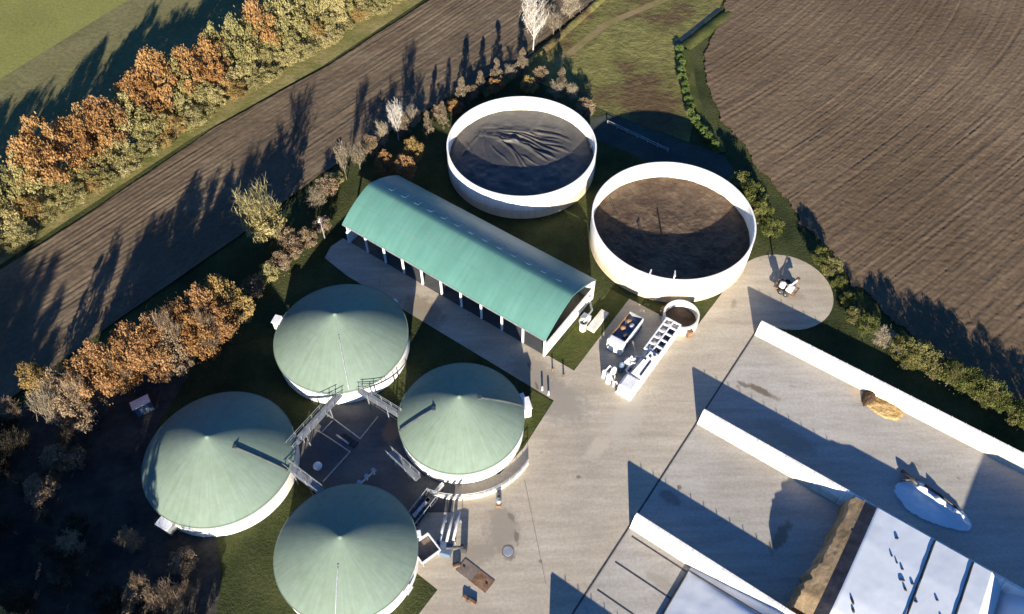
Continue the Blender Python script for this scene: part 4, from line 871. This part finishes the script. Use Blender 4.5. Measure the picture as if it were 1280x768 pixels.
# ornamental shrubs round the covered tank
for k, (x, y, h, w, l) in enumerate(((-33.4, 98.0, 4.0, 4.4, 'tan'), (-32.2, 101.0, 4.6, 4.6, 'brown'), (-27.4, 107.6, 5.4, 4.4, 'tan'), (-25.6, 110.6, 5.6, 4.6, 'brown'), (-23.8, 113.4, 5.6, 4.2, 'tan'), (-18.6, 119.0, 4.6, 4.0, 'tan'), (-14.2, 121.8, 3.4, 3.2, 'brown'), (-7.8, 127.4, 3.6, 3.4, 'brown'), (-.4, 133.6, 3.4, 3.6, 'tan'), (5.8, 133.0, 3.8, 3.8, 'brown'), (11.6, 126.6, 3.8, 3.8, 'tan'))):
    if l == 'tan': tree('bare_bush', 'tan leafless bush along the strip edge behind the hall and covered tank', 'shrub', x, y, h, w, 'bare', l, 'tan bushes along the strip edge')
    else: tree('brown_bush', 'brown leafy bush along the strip edge behind the hall and covered tank', 'shrub', x, y, h, w, 'round', l, 'brown bushes along the strip edge')
orn = [(-22.2, 105.6, 6.4, 4.2, 'russet', 'round', 'tan-orange shrub in the clump behind the hall roof'), (-18.8, 104.8, 6.4, 4.8, 'russet', 'round', 'tan-orange shrub in the clump behind the hall roof'), (-17.6, 109.2, 6.4, 4.2, 'gold', 'round', 'golden shrub in the clump behind the hall roof'),
 (-10.8, 123.2, 3.4, 3.4, 'orange', 'round', 'round bright orange shrub right beside the covered tank wall'), (-3.2, 129.4, 3.6, 4.0, 'russet', 'round', 'reddish shrub behind the covered tank'), (3.2, 129.6, 4.0, 4.2, 'gold', 'tall', 'golden yellow shrub behind the covered tank'), (8.6, 127.0, 4.4, 4.6, 'tan', 'bare', 'grey leafless shrub behind the covered tank'), (13.8, 122.6, 4.0, 4.4, 'brown', 'round', 'tan shrub at the slurry-tank end behind the covered tank')]
for x, y, h, w, l, k, lab in orn:
    tree('ornamental_shrub', lab, 'shrub', x, y, h, w, k, l, 'clump shrubs behind the hall' if 'tan-orange' in lab else None)
for x, y, h, w in ((-15.6, 116.6, 6.2, 3.2), (-12.9, 119.4, 6.0, 2.8), (-9.6, 126.0, 6.4, 4.2), (-6.2, 129.6, 5.4, 3.4), (-3.0, 132.2, 6.2, 4.4), (2.2, 136.0, 6.0, 4.2), (9.6, 128.6, 6.6, 4.6), (-20.0, 117.0, 5.4, 4.0)):
    tree('conical_shrub', 'conical grey-brown young tree in the row behind the covered tank', 'tree', x, y, h, w, 'cone', 'conebrown', 'conical young trees behind the covered tank')
# green hedge beside the silos and the field
rh = [(39.6, 101.5, 4.6, 5.0), (41.2, 98.2, 4.8, 5.2), (42.0, 94.4, 4.6, 5.0), (43.4, 91.6, 3.8, 4.4), (41.0, 96.0, 4.2, 4.6), (50.2, 85.2, 3.4, 3.6), (51.0, 82.6, 3.6, 4.0), (51.8, 79.8, 3.0, 3.4), (52.4, 76.8, 3.0, 3.2), (52.6, 73.4, 3.0, 3.4), (53.6, 71.2, 3.4, 3.8), (57.8, 66.8, 3.8, 4.6), (59.6, 65.6, 4.0, 4.6), (61.8, 64.0, 3.8, 4.4), (63.6, 62.4, 4.0, 4.8), (65.6, 60.8, 4.0, 4.6), (67.4, 59.2, 4.0, 4.8), (69.4, 57.4, 4.0, 4.8), (71.6, 55.8, 4.0, 4.8), (73.8, 54.0, 4.0, 4.8), (76.2, 52.2, 4.0, 4.8), (78.6, 50.2, 4.0, 4.8)]
for i, (x, y, h, w) in enumerate(rh):
    if i < 5: lab, gp = 'tall green bush crowded against the slurry tank', 'bushes at the slurry tank'
    elif i < 11: lab, gp = 'small green shrub between the round pad and the ploughed field', 'shrubs at the round pad'
    else: lab, gp = 'green shrub in the hedge behind the white silo wall', 'hedge behind the silo wall'
    tree('green_bush', lab, 'shrub', x, y, (h + J(.5)) * (1.3 if i > 10 else 1.2 if i > 4 else 1.1), w + J(.7), TR.choice(('round', 'spread')), TR.choice(('green', 'green', 'green', 'greenolive')) if i > 4 else 'green', gp)
for k in range(9):
    t_ = (k + TR.random()) / 9; tree('hedge_sapling', 'straggly yellowish sapling sticking out of the hedge behind the silo wall', 'shrub', 56.5 + 21 * t_ + J(.8), 67.2 - 16.2 * t_ + J(.8), 3.4 + J(1.6), 2.6 + J(.8), TR.choice(('bare', 'tall', 'cone')), TR.choice(('yellowtwig', 'greenolive', 'brown')), 'saplings in the silo hedge')
tree('bare_shrub', 'grey leafless shrub breaking the green hedge behind the silo wall', 'shrub', 55.6, 69.0, 3.4, 4.2, 'bare', 'tan')
for k in range(15):
    t_ = k / 14; q_ = np.array([[34.8, 143.0], [34.0, 132.0], [34.4, 121.5], [37.0, 113.2]]); i_ = min(2, int(t_ * 3)); p = q_[i_] + (q_[i_ + 1] - q_[i_]) * (t_ * 3 - i_)
    tree('ditch_shrub', 'low green shrub in the line along the field ditch', 'shrub', p[0] + J(.3), p[1] + J(.3), 1.5 + J(.3) + .9 * t_, 2.0 + J(.3), 'spread', 'ditchgreen', 'shrubs along the field ditch')
# woodland in the shade
wd = [(-54.6, 37.0, 4.6, 4.6), (-52.0, 34.8, 4.2, 4.4), (-57.8, 36.2, 5.0, 4.0), (-61.5, 44.5, 5, 5), (-66.2, 50.5, 6, 5.5), (-69.8, 46, 6.4, 6), (-59.2, 49.4, 3.4, 4), (-64, 39.5, 6, 5.4), (-48.5, 30.4, 4.5, 4.5), (-43.6, 27.2, 3.5, 4.4), (-39.6, 31.6, 3.2, 3), (-37.6, 27.4, 3.4, 3.6), (-58.2, 29.6, 6.5, 5.8), (-70, 56.0, 4.4, 4.4), (-73, 40, 7, 6), (-66, 33.5, 7, 6)]
for k in range(46):
    a_, b_ = TR.random(), TR.random(); x = -78 + 38 * a_; y = 27 + 27 * b_
    if math.hypot(x + 39, y - 49) > 13.5 and y < 40 + .9 * (-40 - x): wd.append((x, y, 3.0 + 3.0 * TR.random(), 3.4 + 2.4 * TR.random()))
for i, (x, y, h, w) in enumerate(wd):
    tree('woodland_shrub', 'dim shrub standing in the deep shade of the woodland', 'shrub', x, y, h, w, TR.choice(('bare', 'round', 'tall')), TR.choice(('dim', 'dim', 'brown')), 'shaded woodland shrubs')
tree('lit_shrub', 'yellow-green treetop catching the sun at the woodland edge', 'tree', -57.5, 26.2, 10.2, 4.6, 'round', 'olive')
for i, (x, y, h, w) in enumerate([(-104, 10, 20, 9), (-97, 16, 21, 9), (-90, 10, 21, 9), (-84, 16, 22, 9), (-78, 11, 22, 9), (-81, 14, 22, 9), (-75, 13, 21, 7), (-72, 15, 18, 9), (-66, 8, 17, 9), (-61, 14, 17, 8.5), (-56, 8, 17, 8.5), (-53.0, 12, 19, 8), (-48.4, 9.0, 20, 7.4), (-51.0, 4, 21, 8), (-75, 0, 20, 9), (-86, 2, 20, 9), (-64, -2, 20, 9), (-96, 3, 19, 9), (-55, -3, 19, 8), (-45.5, 22, 7.6, 5.4), (-41.5, 20, 7.4, 5.0), (-38.6, 18.5, 7.2, 4.4)]):
    tree('woodland_tree', 'tall brown tree of the woodland that shades the digester', 'tree', x, y, h, w, TR.choice(('round', 'tall')), 'brown', 'woodland trees')
print('objects', len(bpy.data.objects))
